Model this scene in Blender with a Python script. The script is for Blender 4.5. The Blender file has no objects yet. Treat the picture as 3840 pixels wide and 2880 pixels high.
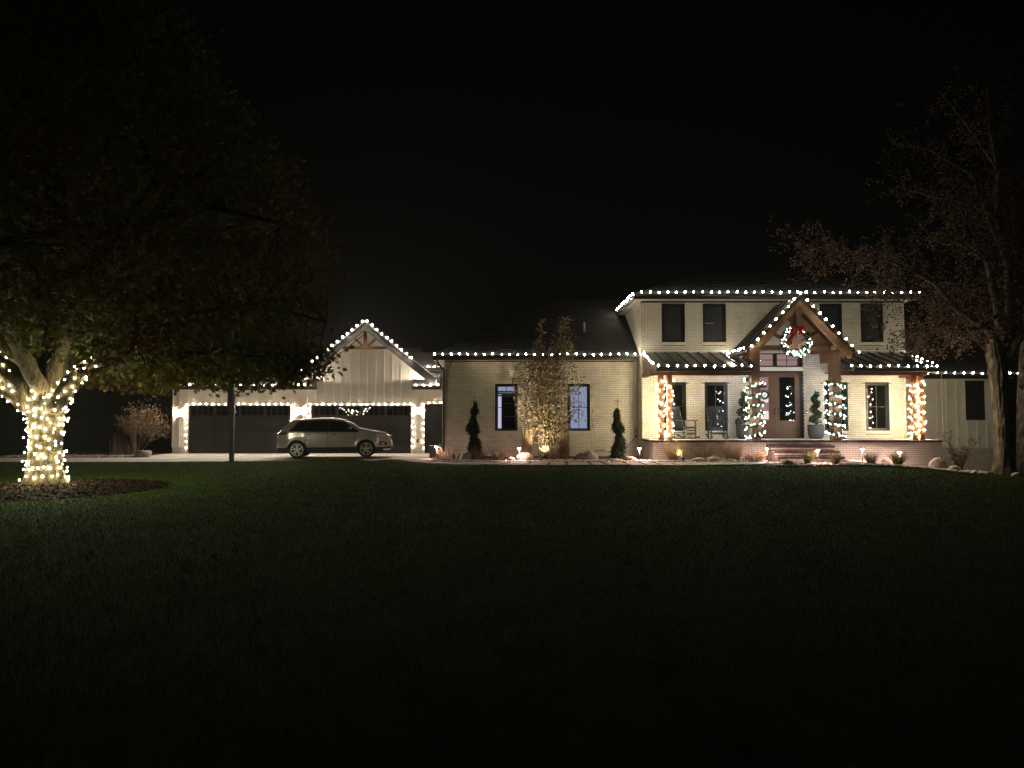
import bpy, math, random
import numpy as np
from mathutils import Vector, Matrix, noise as mnoise

SC = bpy.context.scene
COL = SC.collection
R = math.radians
rnd = random.Random(7)
rng = np.random.default_rng(11)

# ------------------------------------------------------------------ camera
CAM_Z, PITCH, FPX = 1.75, R(2.65), 2700.0
cam_d = bpy.data.cameras.new('camera')
cam_d.sensor_width = 36.0
cam_d.lens = FPX / 3840 * 36.0
cam_d.clip_start, cam_d.clip_end = 0.1, 600
cam = bpy.data.objects.new('camera', cam_d)
COL.objects.link(cam)
cam.location = (0, 0, CAM_Z)
cam.rotation_euler = (R(90) + PITCH, 0, 0)
SC.camera = cam

# ------------------------------------------------------------------ night sky
world = bpy.data.worlds.new('World')
SC.world = world
world.use_nodes = True
wn = world.node_tree.nodes
bg = wn['Background']
sky = wn.new('ShaderNodeTexSky')
sky.sky_type = 'NISHITA'
sky.sun_disc = False
sky.sun_elevation = R(3)
sky.sun_rotation = R(160)
world.node_tree.links.new(sky.outputs[0], bg.inputs[0])
bg.inputs[1].default_value = 0.00008
SC.view_settings.view_transform = 'Standard'
SC.view_settings.look = 'None'
SC.view_settings.exposure = 1.2
SC.view_settings.gamma = 1.0
SC.cycles.use_denoising = True
SC.cycles.sample_clamp_indirect = 4.0
SC.cycles.max_bounces = 6
SC.cycles.diffuse_bounces = 3
SC.cycles.glossy_bounces = 3
SC.cycles.transmission_bounces = 4
SC.cycles.transparent_max_bounces = 6
SC.cycles.caustics_reflective = False
SC.cycles.caustics_refractive = False

# strengths of the lamps the place has (radiance of their glass)
L_ROOF, L_GROOF, L_DOOR, L_TRUNK, L_POST, L_GARL = 80.0, 800.0, 40.0, 320.0, 860.0, 200.0
L_SCONCE, L_PATH = 105.0, 420.0
HAZE = .00045


# ------------------------------------------------------------------ helpers
def at(u, v, Y):
    """world point at depth Y that the photograph shows at pixel (u, v) of 3840 x 2880"""
    xc, yc = (u - 1920) / FPX, (1440 - v) / FPX
    d = Y / (math.cos(PITCH) - yc * math.sin(PITCH))
    return Vector((xc * d, Y, CAM_Z + d * (math.sin(PITCH) + yc * math.cos(PITCH))))


def ax(u, Y):
    return at(u, 1565, Y).x


def az(v, Y):
    return at(1920, v, Y).z


def sm(a, b, x):
    t = min(1.0, max(0.0, (x - a) / (b - a)))
    return t * t * (3 - 2 * t)


def H(x, y):
    """height of the ground"""
    up = .30 * sm(13, 21, y) * sm(-8, -3.5, x) * (1 - sm(10.5, 15, x))
    up *= 1 - sm(24.5, 29, y) * (1 - sm(-2.8, -2.2, x))
    return up - .42 * sm(13, 19, x) * sm(18, 28, y)


class MB:
    """collects faces, builds one mesh object"""
    def __init__(s):
        s.v, s.f = [], []

    def add(s, vs, fs):
        n = len(s.v)
        s.v += [tuple(p) for p in vs]
        s.f += [tuple(i + n for i in f) for f in fs]
        return s

    def box(s, x0, x1, y0, y1, z0, z1):
        return s.add([(x0, y0, z0), (x1, y0, z0), (x1, y1, z0), (x0, y1, z0), (x0, y0, z1), (x1, y0, z1), (x1, y1, z1), (x0, y1, z1)],
                     [(3, 2, 1, 0), (4, 5, 6, 7), (0, 1, 5, 4), (1, 2, 6, 5), (2, 3, 7, 6), (3, 0, 4, 7)])

    def cbox(s, c, sx, sy, sz, ch=.01):
        """box with chamfered vertical and top edges"""
        x, y, z = c
        a, b = sx / 2, sy / 2
        ring = [(-a + ch, -b), (a - ch, -b), (a, -b + ch), (a, b - ch), (a - ch, b), (-a + ch, b), (-a, b - ch), (-a, -b + ch)]
        vs = [(x + p, y + q, z) for p, q in ring] + [(x + p, y + q, z + sz - ch) for p, q in ring]
        k = 1 - ch / max(a, b)
        vs += [(x + p * (a - ch) / a, y + q * (b - ch) / b, z + sz) for p, q in ring]
        fs = [tuple(range(7, -1, -1)), tuple(range(16, 24))]
        for r in (0, 8):
            for i in range(8):
                j = (i + 1) % 8
                fs.append((r + i, r + j, r + 8 + j, r + 8 + i))
        return s.add(vs, fs)

    def bar(s, p, q, w, h, up=(0, 0, 1)):
        """beam of width w (sideways) and height h (along up) from p to q"""
        p, q, up = Vector(p), Vector(q), Vector(up)
        d = (q - p).normalized()
        side = d.cross(up).normalized()
        u2 = side.cross(d).normalized()
        a, b = side * (w / 2), u2 * (h / 2)
        vs = [p - a - b, p + a - b, p + a + b, p - a + b, q - a - b, q + a - b, q + a + b, q - a + b]
        return s.add(vs, [(0, 1, 2, 3), (7, 6, 5, 4), (0, 4, 5, 1), (1, 5, 6, 2), (2, 6, 7, 3), (3, 7, 4, 0)])

    def tube(s, pts, rad, n=8, cap=True):
        pts = [Vector(p) for p in pts]
        if not hasattr(rad, '__len__'):
            rad = [rad] * len(pts)
        vs, fs = [], []
        d0 = (pts[1] - pts[0]).normalized()
        ref = Vector((0, 0, 1)) if abs(d0.z) < .9 else Vector((1, 0, 0))
        side = d0.cross(ref).normalized()
        for i, p in enumerate(pts):
            d = (pts[min(i + 1, len(pts) - 1)] - pts[max(i - 1, 0)]).normalized()
            side = (side - d * side.dot(d)).normalized()
            up = side.cross(d)
            for k in range(n):
                a = 2 * math.pi * k / n
                vs.append(p + (side * math.cos(a) + up * math.sin(a)) * rad[i])
        for i in range(len(pts) - 1):
            for k in range(n):
                j = (k + 1) % n
                fs.append((i * n + k, i * n + j, i * n + n + j, i * n + n + k))
        if cap:
            fs.append(tuple(range(n - 1, -1, -1)))
            fs.append(tuple(range((len(pts) - 1) * n, len(pts) * n)))
        return s.add(vs, fs)

    def lathe(s, prof, n=16, c=(0, 0, 0), axis='z', cap=True):
        vs, fs = [], []
        for r, z in prof:
            for k in range(n):
                a = 2 * math.pi * k / n
                x, y = r * math.cos(a), r * math.sin(a)
                p = (x, y, z) if axis == 'z' else (x, z, y)
                vs.append((c[0] + p[0], c[1] + p[1], c[2] + p[2]))
        for i in range(len(prof) - 1):
            for k in range(n):
                j = (k + 1) % n
                fs.append((i * n + k, i * n + j, i * n + n + j, i * n + n + k))
        if cap:
            fs.append(tuple(range(n - 1, -1, -1)))
            fs.append(tuple(range((len(prof) - 1) * n, len(prof) * n)))
        return s.add(vs, fs)

    def prism(s, pts, vec):
        """polygon extruded along vec"""
        n = len(pts)
        vec = Vector(vec)
        vs = [Vector(p) for p in pts] + [Vector(p) + vec for p in pts]
        fs = [tuple(range(n - 1, -1, -1)), tuple(range(n, 2 * n))]
        fs += [(i, (i + 1) % n, n + (i + 1) % n, n + i) for i in range(n)]
        return s.add(vs, fs)

    def grid(s, fn, nu, nv):
        vs = [fn(i / nu, j / nv) for j in range(nv + 1) for i in range(nu + 1)]
        fs = [(j * (nu + 1) + i, j * (nu + 1) + i + 1, (j + 1) * (nu + 1) + i + 1, (j + 1) * (nu + 1) + i) for j in range(nv) for i in range(nu)]
        return s.add(vs, fs)

    def blob(s, c, r, seed=0, rough=.25, n=1, flat=.0):
        """lumpy stone"""
        vs, fs = ICO[n]
        out = []
        o = Vector((seed * 3.7, seed * 1.3, seed * 2.1))
        for v in vs:
            k = 1 + rough * (mnoise.noise(v * 1.3 + o) + .5 * mnoise.noise(v * 2.9 + o))
            p = Vector((v.x * r[0], v.y * r[1], v.z * r[2])) * k
            if p.z < -flat * r[2]:
                p.z = -flat * r[2]
            out.append((c[0] + p.x, c[1] + p.y, c[2] + p.z))
        return s.add(out, fs)

    def build(s, name, mat, parent=None, local=False, smooth=False, kind=None, label=None):
        me = bpy.data.meshes.new(name)
        off = Vector((0, 0, 0))
        if parent is not None and not local:
            off = wloc(parent)
        me.from_pydata([(p[0] - off.x, p[1] - off.y, p[2] - off.z) for p in s.v], [], s.f)
        me.materials.append(M[mat] if isinstance(mat, str) else mat)
        if smooth:
            me.polygons.foreach_set('use_smooth', [True] * len(me.polygons))
        me.update()
        return link(name, me, parent, kind, label)


def link(name, me, parent=None, kind=None, label=None):
    o = bpy.data.objects.new(name, me)
    COL.objects.link(o)
    o.parent = parent
    if kind:
        o['kind'] = kind
    if label:
        o['label'] = label
    return o


def wloc(o):
    p = Vector((0, 0, 0))
    while o is not None:
        p += o.location
        o = o.parent
    return p


def _ico():
    import bmesh
    out = {}
    for n in (0, 1, 2, 3):
        bm = bmesh.new()
        bmesh.ops.create_icosphere(bm, subdivisions=max(1, n), radius=1)
        if n == 0:
            pass
        bm.verts.ensure_lookup_table()
        out[n] = ([v.co.copy() for v in bm.verts], [tuple(v.index for v in f.verts) for f in bm.faces])
        bm.free()
    return out


ICO = _ico()


def thing(name, label, cat, loc=(0, 0, 0), rz=0.0, group=None):
    o = bpy.data.objects.new(name, None)
    o.empty_display_size = .1
    COL.objects.link(o)
    o.location = loc
    o.rotation_euler = (0, 0, rz)
    return tag(o, label, cat, group)


def tag(o, label, cat, group=None):
    o['label'], o['category'] = label, cat
    if group:
        o['group'] = group
    return o


def struct(o, kind='structure'):
    o['kind'] = kind
    return o


def copy_tree(o, parent=None):
    c = o.copy()
    COL.objects.link(c)
    c.parent = parent
    for ch in list(o.children):
        copy_tree(ch, c)
    return c


def npmesh(name, V, F, mat, parent=None, kind=None, smooth=False, label=None):
    """big triangle mesh from numpy arrays (world coordinates)"""
    V = np.asarray(V, dtype=np.float32)
    if parent is not None:
        V = V - np.array(wloc(parent), dtype=np.float32)
    F = np.asarray(F, dtype=np.int32)
    me = bpy.data.meshes.new(name)
    me.vertices.add(len(V))
    me.vertices.foreach_set('co', V.ravel())
    k = F.shape[1]
    me.loops.add(F.size)
    me.loops.foreach_set('vertex_index', F.ravel())
    me.polygons.add(len(F))
    me.polygons.foreach_set('loop_start', np.arange(0, F.size, k, dtype=np.int32))
    me.polygons.foreach_set('loop_total', np.full(len(F), k, dtype=np.int32))
    me.polygons.foreach_set('use_smooth', np.full(len(F), smooth))
    me.update(calc_edges=True)
    me.validate()
    me.materials.append(M[mat])
    return link(name, me, parent, kind, label)


# leaf templates: x across, y along the leaf, z fold
T_LEAF = (np.array([(0, 0, 0), (.32, .35, .06), (0, 1, -.05), (-.32, .35, .06), (0, .5, 0)]), np.array([(0, 1, 4), (1, 2, 4), (2, 3, 4), (3, 0, 4)]))
T_OAK = (np.array([(0, 0, 0), (.12, .18, 0), (.42, .28, .08), (.14, .42, 0), (.5, .62, .1), (.12, .7, 0), (0, 1, -.08),
                   (-.12, .7, 0), (-.5, .62, .1), (-.14, .42, 0), (-.42, .28, .08), (-.12, .18, 0)]),
         np.array([(0, 1, 11), (1, 2, 3), (1, 3, 9), (1, 9, 11), (9, 10, 11), (3, 4, 5), (3, 5, 7), (3, 7, 9), (7, 8, 9), (5, 6, 7)]))
T_NEED = (np.array([(-.5, 0, 0), (.5, 0, 0), (0, 1, 0)]), np.array([(0, 1, 2)]))


def rand_rot(n, droop=None, az0=None, spread=None):
    """n rotation matrices; columns x, y (along the leaf), z"""
    if droop is None:
        d = rng.normal(size=(n, 3))
    else:
        d = rng.normal(size=(n, 3)) * np.array([1, 1, .6]) + np.array([0, 0, droop])
    d /= np.linalg.norm(d, axis=1, keepdims=True)
    t = rng.normal(size=(n, 3))
    x = np.cross(d, t)
    x /= np.linalg.norm(x, axis=1, keepdims=True)
    z = np.cross(x, d)
    return np.stack([x, d, z], axis=2)


def dir_rot(D):
    D = D / np.linalg.norm(D, axis=1, keepdims=True)
    t = rng.normal(size=D.shape)
    x = np.cross(D, t)
    x /= np.linalg.norm(x, axis=1, keepdims=True)
    z = np.cross(x, D)
    return np.stack([x, D, z], axis=2)


def scatter(name, P, size, tmpl, mat, parent=None, rot=None, width=1.0, droop=None, kind=None):
    """one mesh of many small leaves at points P"""
    P = np.asarray(P, dtype=float)
    n = len(P)
    T, F = tmpl
    size = np.broadcast_to(np.asarray(size, dtype=float), (n,))
    if rot is None:
        rot = rand_rot(n, droop)
    L = T[None] * size[:, None, None] * np.array([width, 1, 1])
    V = np.einsum('nij,nkj->nki', rot, L) + P[:, None]
    FF = F[None] + (np.arange(n) * len(T))[:, None, None]
    return npmesh(name, V.reshape(-1, 3), FF.reshape(-1, 3), mat, parent, kind)


# ------------------------------------------------------------------ materials
M = {}


def newmat(name):
    m = bpy.data.materials.new(name)
    m.use_nodes = True
    nt = m.node_tree
    for n in list(nt.nodes):
        nt.nodes.remove(n)
    out = nt.nodes.new('ShaderNodeOutputMaterial')
    M[name] = m
    return m, nt, out


def pmat(name, col, rough=.6, metal=0.0, var=.15, scale=8.0, bump=0.0, bscale=40.0, bdist=.02, stretch=None, spec=.5, coat=0.0, island=0.0, wear=None):
    m, nt, out = newmat(name)
    N, L = nt.nodes, nt.links
    b = N.new('ShaderNodeBsdfPrincipled')
    b.inputs['Roughness'].default_value = rough
    b.inputs['Metallic'].default_value = metal
    b.inputs['Specular IOR Level'].default_value = spec
    b.inputs['Coat Weight'].default_value = coat
    L.new(b.outputs[0], out.inputs[0])
    tc = N.new('ShaderNodeTexCoord')
    src = tc.outputs['Object']
    if stretch:
        mp = N.new('ShaderNodeMapping')
        mp.inputs['Scale'].default_value = stretch
        L.new(src, mp.inputs[0])
        src = mp.outputs[0]
    nz = N.new('ShaderNodeTexNoise')
    nz.inputs['Scale'].default_value = scale
    nz.inputs['Detail'].default_value = 5
    L.new(src, nz.inputs['Vector'])
    rmp = N.new('ShaderNodeValToRGB')
    lo = [c * (1 - var) for c in col]
    hi = [min(1, c * (1 + var)) for c in col]
    rmp.color_ramp.elements[0].position = .3
    rmp.color_ramp.elements[1].position = .7
    rmp.color_ramp.elements[0].color = (*lo, 1)
    rmp.color_ramp.elements[1].color = (*hi, 1)
    L.new(nz.outputs[0], rmp.inputs[0])
    c = rmp.outputs[0]
    if wear:
        n2 = N.new('ShaderNodeTexNoise')
        n2.inputs['Scale'].default_value = wear[1]
        n2.inputs['Detail'].default_value = 8
        L.new(tc.outputs['Object'], n2.inputs['Vector'])
        r2 = N.new('ShaderNodeValToRGB')
        r2.color_ramp.elements[0].position = wear[2]
        r2.color_ramp.elements[1].position = wear[2] + .15
        L.new(n2.outputs[0], r2.inputs[0])
        mx = N.new('ShaderNodeMix')
        mx.data_type = 'RGBA'
        L.new(r2.outputs[0], mx.inputs['Factor'])
        L.new(c, mx.inputs[6])
        mx.inputs[7].default_value = (*wear[0], 1)
        c = mx.outputs[2]
    if island:
        g = N.new('ShaderNodeNewGeometry')
        mr = N.new('ShaderNodeMapRange')
        mr.inputs[3].default_value = 1 - island
        mr.inputs[4].default_value = 1 + island
        L.new(g.outputs['Random Per Island'], mr.inputs[0])
        mx = N.new('ShaderNodeMix')
        mx.data_type = 'RGBA'
        mx.blend_type = 'MULTIPLY'
        mx.inputs['Factor'].default_value = 1
        L.new(c, mx.inputs[6])
        L.new(mr.outputs[0], mx.inputs[7])
        c = mx.outputs[2]
    L.new(c, b.inputs['Base Color'])
    if bump:
        n3 = N.new('ShaderNodeTexNoise')
        n3.inputs['Scale'].default_value = bscale
        n3.inputs['Detail'].default_value = 6
        L.new(src, n3.inputs['Vector'])
        bp = N.new('ShaderNodeBump')
        bp.inputs['Strength'].default_value = bump
        bp.inputs['Distance'].default_value = bdist
        L.new(n3.outputs[0], bp.inputs['Height'])
        L.new(bp.outputs[0], b.inputs['Normal'])
    return m


def leafmat(name, cols, rough=.55, trans=.3, spec=.25, alt=None):
    """leaves: each leaf its own tint, some light comes through"""
    m, nt, out = newmat(name)
    N, L = nt.nodes, nt.links
    g = N.new('ShaderNodeNewGeometry')
    r = N.new('ShaderNodeValToRGB')
    e = r.color_ramp.elements
    e[0].color, e[1].color = (*cols[0], 1), (*cols[-1], 1)
    for i, c in enumerate(cols[1:-1], 1):
        k = e.new(i / (len(cols) - 1))
        k.color = (*c, 1)
    L.new(g.outputs['Random Per Island'], r.inputs[0])
    colour = r.outputs[0]
    if alt:
        # whole sprays of the crown have turned to autumn colours
        r2 = N.new('ShaderNodeValToRGB')
        e = r2.color_ramp.elements
        e[0].color, e[1].color = (*alt[0], 1), (*alt[-1], 1)
        e.new(.5).color = (*alt[1], 1)
        L.new(g.outputs['Random Per Island'], r2.inputs[0])
        nz = N.new('ShaderNodeTexNoise')
        nz.inputs['Scale'].default_value = .42
        nz.inputs['Detail'].default_value = 3
        tc = N.new('ShaderNodeTexCoord')
        L.new(tc.outputs['Object'], nz.inputs['Vector'])
        r3 = N.new('ShaderNodeValToRGB')
        r3.color_ramp.elements[0].position = .50
        r3.color_ramp.elements[1].position = .60
        L.new(nz.outputs[0], r3.inputs[0])
        mxc = N.new('ShaderNodeMix')
        mxc.data_type = 'RGBA'
        L.new(r3.outputs[0], mxc.inputs['Factor'])
        L.new(colour, mxc.inputs[6])
        L.new(r2.outputs[0], mxc.inputs[7])
        colour = mxc.outputs[2]
    b = N.new('ShaderNodeBsdfPrincipled')
    b.inputs['Roughness'].default_value = rough
    b.inputs['Specular IOR Level'].default_value = spec
    t = N.new('ShaderNodeBsdfTranslucent')
    L.new(colour, b.inputs['Base Color'])
    L.new(colour, t.inputs['Color'])
    mx = N.new('ShaderNodeMixShader')
    mx.inputs[0].default_value = trans
    L.new(b.outputs[0], mx.inputs[1])
    L.new(t.outputs[0], mx.inputs[2])
    L.new(mx.outputs[0], out.inputs[0])
    return m


def emit(name, col, strength):
    m, nt, out = newmat(name)
    e = nt.nodes.new('ShaderNodeEmission')
    e.inputs[0].default_value = (*col, 1)
    e.inputs[1].default_value = strength
    nt.links.new(e.outputs[0], out.inputs[0])
    m.cycles.emission_sampling = 'FRONT'
    return m


def glassmat(name, tint, rough=.02, clear=.0):
    """window glass: a mirror-like sheet; clear > 0 lets what is behind show"""
    m, nt, out = newmat(name)
    N, L = nt.nodes, nt.links
    b = N.new('ShaderNodeBsdfPrincipled')
    b.inputs['Base Color'].default_value = (*tint, 1)
    b.inputs['Roughness'].default_value = rough
    b.inputs['Specular IOR Level'].default_value = .6
    if clear > 0:
        t = N.new('ShaderNodeBsdfTransparent')
        t.inputs[0].default_value = (.9, .92, .93, 1)
        gl = N.new('ShaderNodeBsdfGlossy')
        gl.inputs['Roughness'].default_value = rough
        fr = N.new('ShaderNodeFresnel')
        fr.inputs[0].default_value = 1.5
        mx = N.new('ShaderNodeMixShader')
        L.new(fr.outputs[0], mx.inputs[0])
        L.new(t.outputs[0], mx.inputs[1])
        L.new(gl.outputs[0], mx.inputs[2])
        L.new(mx.outputs[0], out.inputs[0])
    else:
        L.new(b.outputs[0], out.inputs[0])
    return m


pmat('brick', (.70, .63, .52), .6, var=.10, scale=3.0, bump=.25, bscale=60, island=.07)
pmat('mortar', (.11, .085, .06), .9, var=.2, scale=20, bump=.4, bscale=80)
pmat('redbrick', (.10, .064, .052), .8, var=.3, scale=6, bump=.4, bscale=60, island=.25)
pmat('siding', (.80, .75, .68), .55, var=.05, scale=2.0, bump=.06, bscale=30)
pmat('trim', (.78, .74, .66), .5, var=.04, scale=3.0)
pmat('fascia', (.030, .028, .026), .45, var=.2, scale=5)
pmat('gutter', (.035, .032, .030), .3, metal=.3, var=.15, scale=4)
pmat('soffit', (.62, .56, .48), .6, var=.05, scale=3)
pmat('shingle', (.022, .020, .019), .85, var=.3, scale=12, bump=.5, bscale=70, island=.3)
pmat('metal_roof', (.040, .036, .033), .28, metal=.75, var=.15, scale=3)
pmat('cedar', (.14, .050, .018), .5, var=.28, scale=5, stretch=(2, 2, 14), bump=.15, bscale=18)
pmat('timber', (.135, .064, .025), .55, var=.25, scale=4, stretch=(6, 6, 1.2), bump=.2, bscale=14)
pmat('timber_x', (.135, .064, .025), .55, var=.25, scale=4, stretch=(1.2, 6, 6), bump=.2, bscale=14)
pmat('door_wood', (.12, .060, .024), .4, var=.22, scale=4, stretch=(9, 9, 1.0), bump=.08, bscale=20)
pmat('black_frame', (.012, .012, .012), .35, var=.2, scale=5)
pmat('garage_door', (.020, .019, .019), .45, var=.2, scale=4)
pmat('screen', (.016, .017, .016), .55, var=.15, scale=3)
glassmat('dark_glass', (.006, .007, .007), .015)
glassmat('clear_glass', (1, 1, 1), .01, clear=1)
pmat('concrete', (.54, .50, .45), .85, var=.12, scale=1.2, bump=.25, bscale=50, wear=((.42, .38, .34), 2.3, .56))
pmat('flagstone', (.33, .29, .26), .8, var=.22, scale=3, bump=.3, bscale=30, island=.2)
pmat('grout', (.10, .09, .08), .9, var=.2, scale=10)
pmat('soil', (.035, .026, .018), .95, var=.35, scale=9, bump=.8, bscale=30)
pmat('mulch', (.017, .011, .006), 1.0, var=.5, scale=14, bump=.9, bscale=40, island=.7, spec=.03)
pmat('lawn', (.030, .060, .004), 1.0, var=.30, scale=1.3, bump=.6, bscale=60, spec=.05)
leafmat('grass_blade', [(.020, .046, .003), (.032, .064, .005), (.042, .066, .007), (.028, .056, .004), (.052, .070, .010)], .8, .25, spec=.06, alt=[(.032, .048, .005), (.022, .040, .004), (.048, .058, .009)])
pmat('river_stone', (.36, .30, .25), .7, var=.25, scale=9, bump=.2, bscale=40, island=.45)
pmat('boulder', (.30, .25, .20), .8, var=.3, scale=5, bump=.6, bscale=14, wear=((.20, .15, .11), 3.0, .55))
pmat('bark_oak', (.045, .034, .017), .9, var=.55, scale=2.6, stretch=(5, 5, 1), bump=1.0, bscale=3, bdist=.06, spec=.1)
pmat('bark', (.10, .078, .056), .9, var=.8, scale=1.7, stretch=(5, 5, 2.0), bump=1.0, bscale=1.8, bdist=.14, spec=.1)
pmat('twig', (.13, .10, .07), .85, var=.3, scale=10)
leafmat('oak_leaf', [(.040, .052, .009), (.066, .074, .012), (.080, .068, .014), (.046, .062, .010), (.062, .060, .012)], .75, .3, spec=.08, alt=[(.085, .040, .013), (.060, .036, .012), (.10, .040, .015)])
leafmat('dry_leaf', [(.085, .042, .022), (.13, .075, .038), (.055, .030, .019), (.15, .09, .05)], .6, .25)
leafmat('aspen_leaf', [(.17, .125, .06), (.24, .18, .09), (.11, .08, .045), (.28, .22, .12), (.085, .06, .035), (.20, .15, .06)], .55, .3)
leafmat('bush_leaf', [(.20, .13, .08), (.30, .20, .12), (.13, .085, .055)], .6, .25)
leafmat('straw', [(.30, .20, .11), (.40, .28, .16), (.22, .14, .075)], .7, .2)
leafmat('plume', [(.52, .40, .28), (.62, .50, .36), (.42, .30, .20)], .8, .3)
leafmat('green_straw', [(.12, .12, .04), (.30, .24, .11), (.09, .11, .035), (.38, .30, .16)], .7, .2)
leafmat('spruce', [(.026, .040, .022), (.040, .058, .030), (.052, .070, .036)], .6, .1)
leafmat('garland_needle', [(.020, .045, .016), (.034, .066, .024), (.014, .032, .012)], .6, .1)
leafmat('topiary_leaf', [(.018, .034, .012), (.030, .050, .018), (.012, .024, .010)], .55, .15)
leafmat('pink_leaf', [(.42, .20, .17), (.30, .20, .12), (.50, .26, .22)], .7, .2)
pmat('pot', (.030, .030, .030), .6, var=.2, scale=6)
pmat('chair_paint', (.020, .021, .020), .4, var=.2, scale=6)
pmat('pole_black', (.014, .014, .016), .35, metal=.2, var=.2, scale=5)
pmat('steel', (.45, .45, .46), .3, metal=.9, var=.1, scale=6)
pmat('net_cord', (.55, .53, .50), .8, var=.1, scale=10)
glassmat('acrylic', (1, 1, 1), .05, clear=1)
pmat('bow_red', (.42, .012, .022), .5, var=.2, scale=5)
pmat('ribbon_gold', (.55, .36, .12), .3, metal=.6, var=.1, scale=8)
pmat('cable', (.014, .022, .014), .6, var=.1, scale=10)
pmat('wire_white', (.40, .38, .32), .6, var=.1, scale=10)
pmat('bronze', (.045, .035, .028), .4, metal=.6, var=.2, scale=8)
pmat('bronze_post', (.22, .17, .14), .45, metal=.4, var=.2, scale=8)
pmat('utility_grey', (.48, .46, .40), .5, var=.08, scale=5)
pmat('wall_room', (.62, .62, .68), .8, var=.04, scale=2)
pmat('dark_room', (.05, .045, .04), .8, var=.2, scale=2)
# car
pmat('car_paint', (.62, .59, .545), .18, metal=.40, var=.03, scale=2, coat=.6)
pmat('car_trim', (.018, .018, .018), .55, var=.15, scale=6)
pmat('car_glass', (.012, .012, .012), .04, var=.05, scale=2, coat=.3)
pmat('rubber', (.012, .012, .012), .8, var=.2, scale=8)
pmat('alloy', (.55, .52, .47), .35, metal=.3, var=.1, scale=6)
pmat('chrome', (.62, .61, .60), .12, metal=1.0, var=.05, scale=6)
pmat('lamp_lens', (.55, .53, .50), .08, var=.1, scale=12, coat=.6)
pmat('tail_lens', (.12, .05, .04), .1, var=.1, scale=12, coat=.6)
pmat('car_seat', (.25, .22, .18), .7, var=.1, scale=6)
# lamps, and room surfaces that glow in place of indoor light
WARM, COOL, GOLD, PINK = (1.0, .92, .72), (.86, .93, 1.0), (1.0, .80, .46), (1.0, .66, .60)
emit('bulb_roof', WARM, L_ROOF)
emit('bulb_garage', (1.0, .88, .70), L_GROOF)
emit('bulb_door', (1.0, .86, .64), L_DOOR)
emit('bulb_trunk', (1.0, .93, .62), L_TRUNK)
emit('bulb_post', (1.0, .88, .58), L_POST)
emit('bulb_garland', (.90, .95, 1.0), L_GARL)
emit('sconce_glass', PINK, L_SCONCE)
emit('path_lens', PINK, L_PATH)
emit('glow_blind_wall', (.62, .70, 1.0), .22)
emit('glow_jamb', (.80, .74, 1.0), .36)
emit('glow_hall', (1.0, .62, .56), .17)
emit('glow_lamp_cabinet', (1.0, .80, .76), .55)
emit('door_led', (1.0, .95, .9), 4.0)
# ================================================================== GROUND
def sheet(name, mat, fn, nu, nv, off, kind='structure'):
    mb = MB()
    def g(a, b):
        x, y = fn(a, b)
        return (x, y, H(x, y) + off)
    mb.grid(g, nu, nv)
    o = mb.build(name, mat, smooth=True)
    return struct(o, kind)


xs = [-200, -120, -80, -60, -45, -35] + [-28 + i * .8 for i in range(71)] + [35, 45, 60, 80, 120, 200]
ys = [-40, -20, -8, 0] + [2 + i * .8 for i in range(50)] + [45, 52, 65, 90, 140, 260, 400]
mb = MB()
mb.v = [(x, y, H(x, y)) for y in ys for x in xs]
n = len(xs)
mb.f = [(j * n + i, j * n + i + 1, (j + 1) * n + i + 1, (j + 1) * n + i) for j in range(len(ys) - 1) for i in range(n - 1)]
struct(mb.build('lawn', 'lawn', smooth=True))


def interp(pts, x):
    for (x0, y0), (x1, y1) in zip(pts, pts[1:]):
        if x <= x1:
            t = max(0, (x - x0) / (x1 - x0))
            return y0 + (y1 - y0) * t
    return pts[-1][1]


DRV = [(-60, 28.3), (-14, 28.3), (-11, 28.6), (-8.5, 29.3), (-6.4, 29.9), (-5.4, 29.0), (-4.6, 27.4), (-3.0, 27.2)]
drive = sheet('driveway', 'concrete', lambda a, b: ((-60 + a * 57.2), (lambda e, t: e + (t - e) * b)(interp(DRV, -60 + a * 57.2), 31.4 if -60 + a * 57.2 < -16.75 else 35.05)), 160, 10, .006)
# control joints sawn into the slab
for i, x in enumerate((-14.2, -10.25, -6.6)):
    MB().box(x - .008, x + .008, interp(DRV, x) + .02, 34.95, .0065, .0095).build('expansion_joint', 'grout', drive)
MB().box(-16.6, -3.2, 32.2, 32.216, .0065, .0095).build('expansion_joint', 'grout', drive)

# planting beds
sheet('planting_bed', 'soil', lambda a, b: (-2.55 + a * 7.4, 22.85 + b * 4.0), 40, 20, .012)
sheet('porch_bed', 'soil', lambda a, b: (4.5 + a * 9.7, 22.7 + b * 1.6), 40, 8, .010)
sheet('entry_bed', 'soil', lambda a, b: (7.6 + a * 6.8, (20.95 + .9 * a * a + .25 * math.sin(a * 5)) + b * 1.45), 40, 8, .008)
sheet('side_bed', 'soil', lambda a, b: (14.0 + a * 9.0, 23.2 - a * 1.0 + .3 * math.sin(a * 9) + b * 6.2), 40, 20, .008)
sheet('garage_bed', 'soil', lambda a, b: (-22.5 + a * 6.0, 31.5 + b * 4.5), 20, 10, .008)

# flagstone walk: stones laid one by one on a grout sheet
PATH = [(-4.35, 29.2), (-4.0, 27.2), (-3.35, 25.2), (-2.5, 23.5), (-1.3, 22.45), (.5, 22.2), (3, 22.15), (5.5, 22.15), (7.2, 22.3), (8.4, 22.62), (10, 22.74), (12.0, 22.8)]
HW = [.95, .95, .85, .8, .75, .7, .68, .66, .55, .36, .34, .34]


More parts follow.
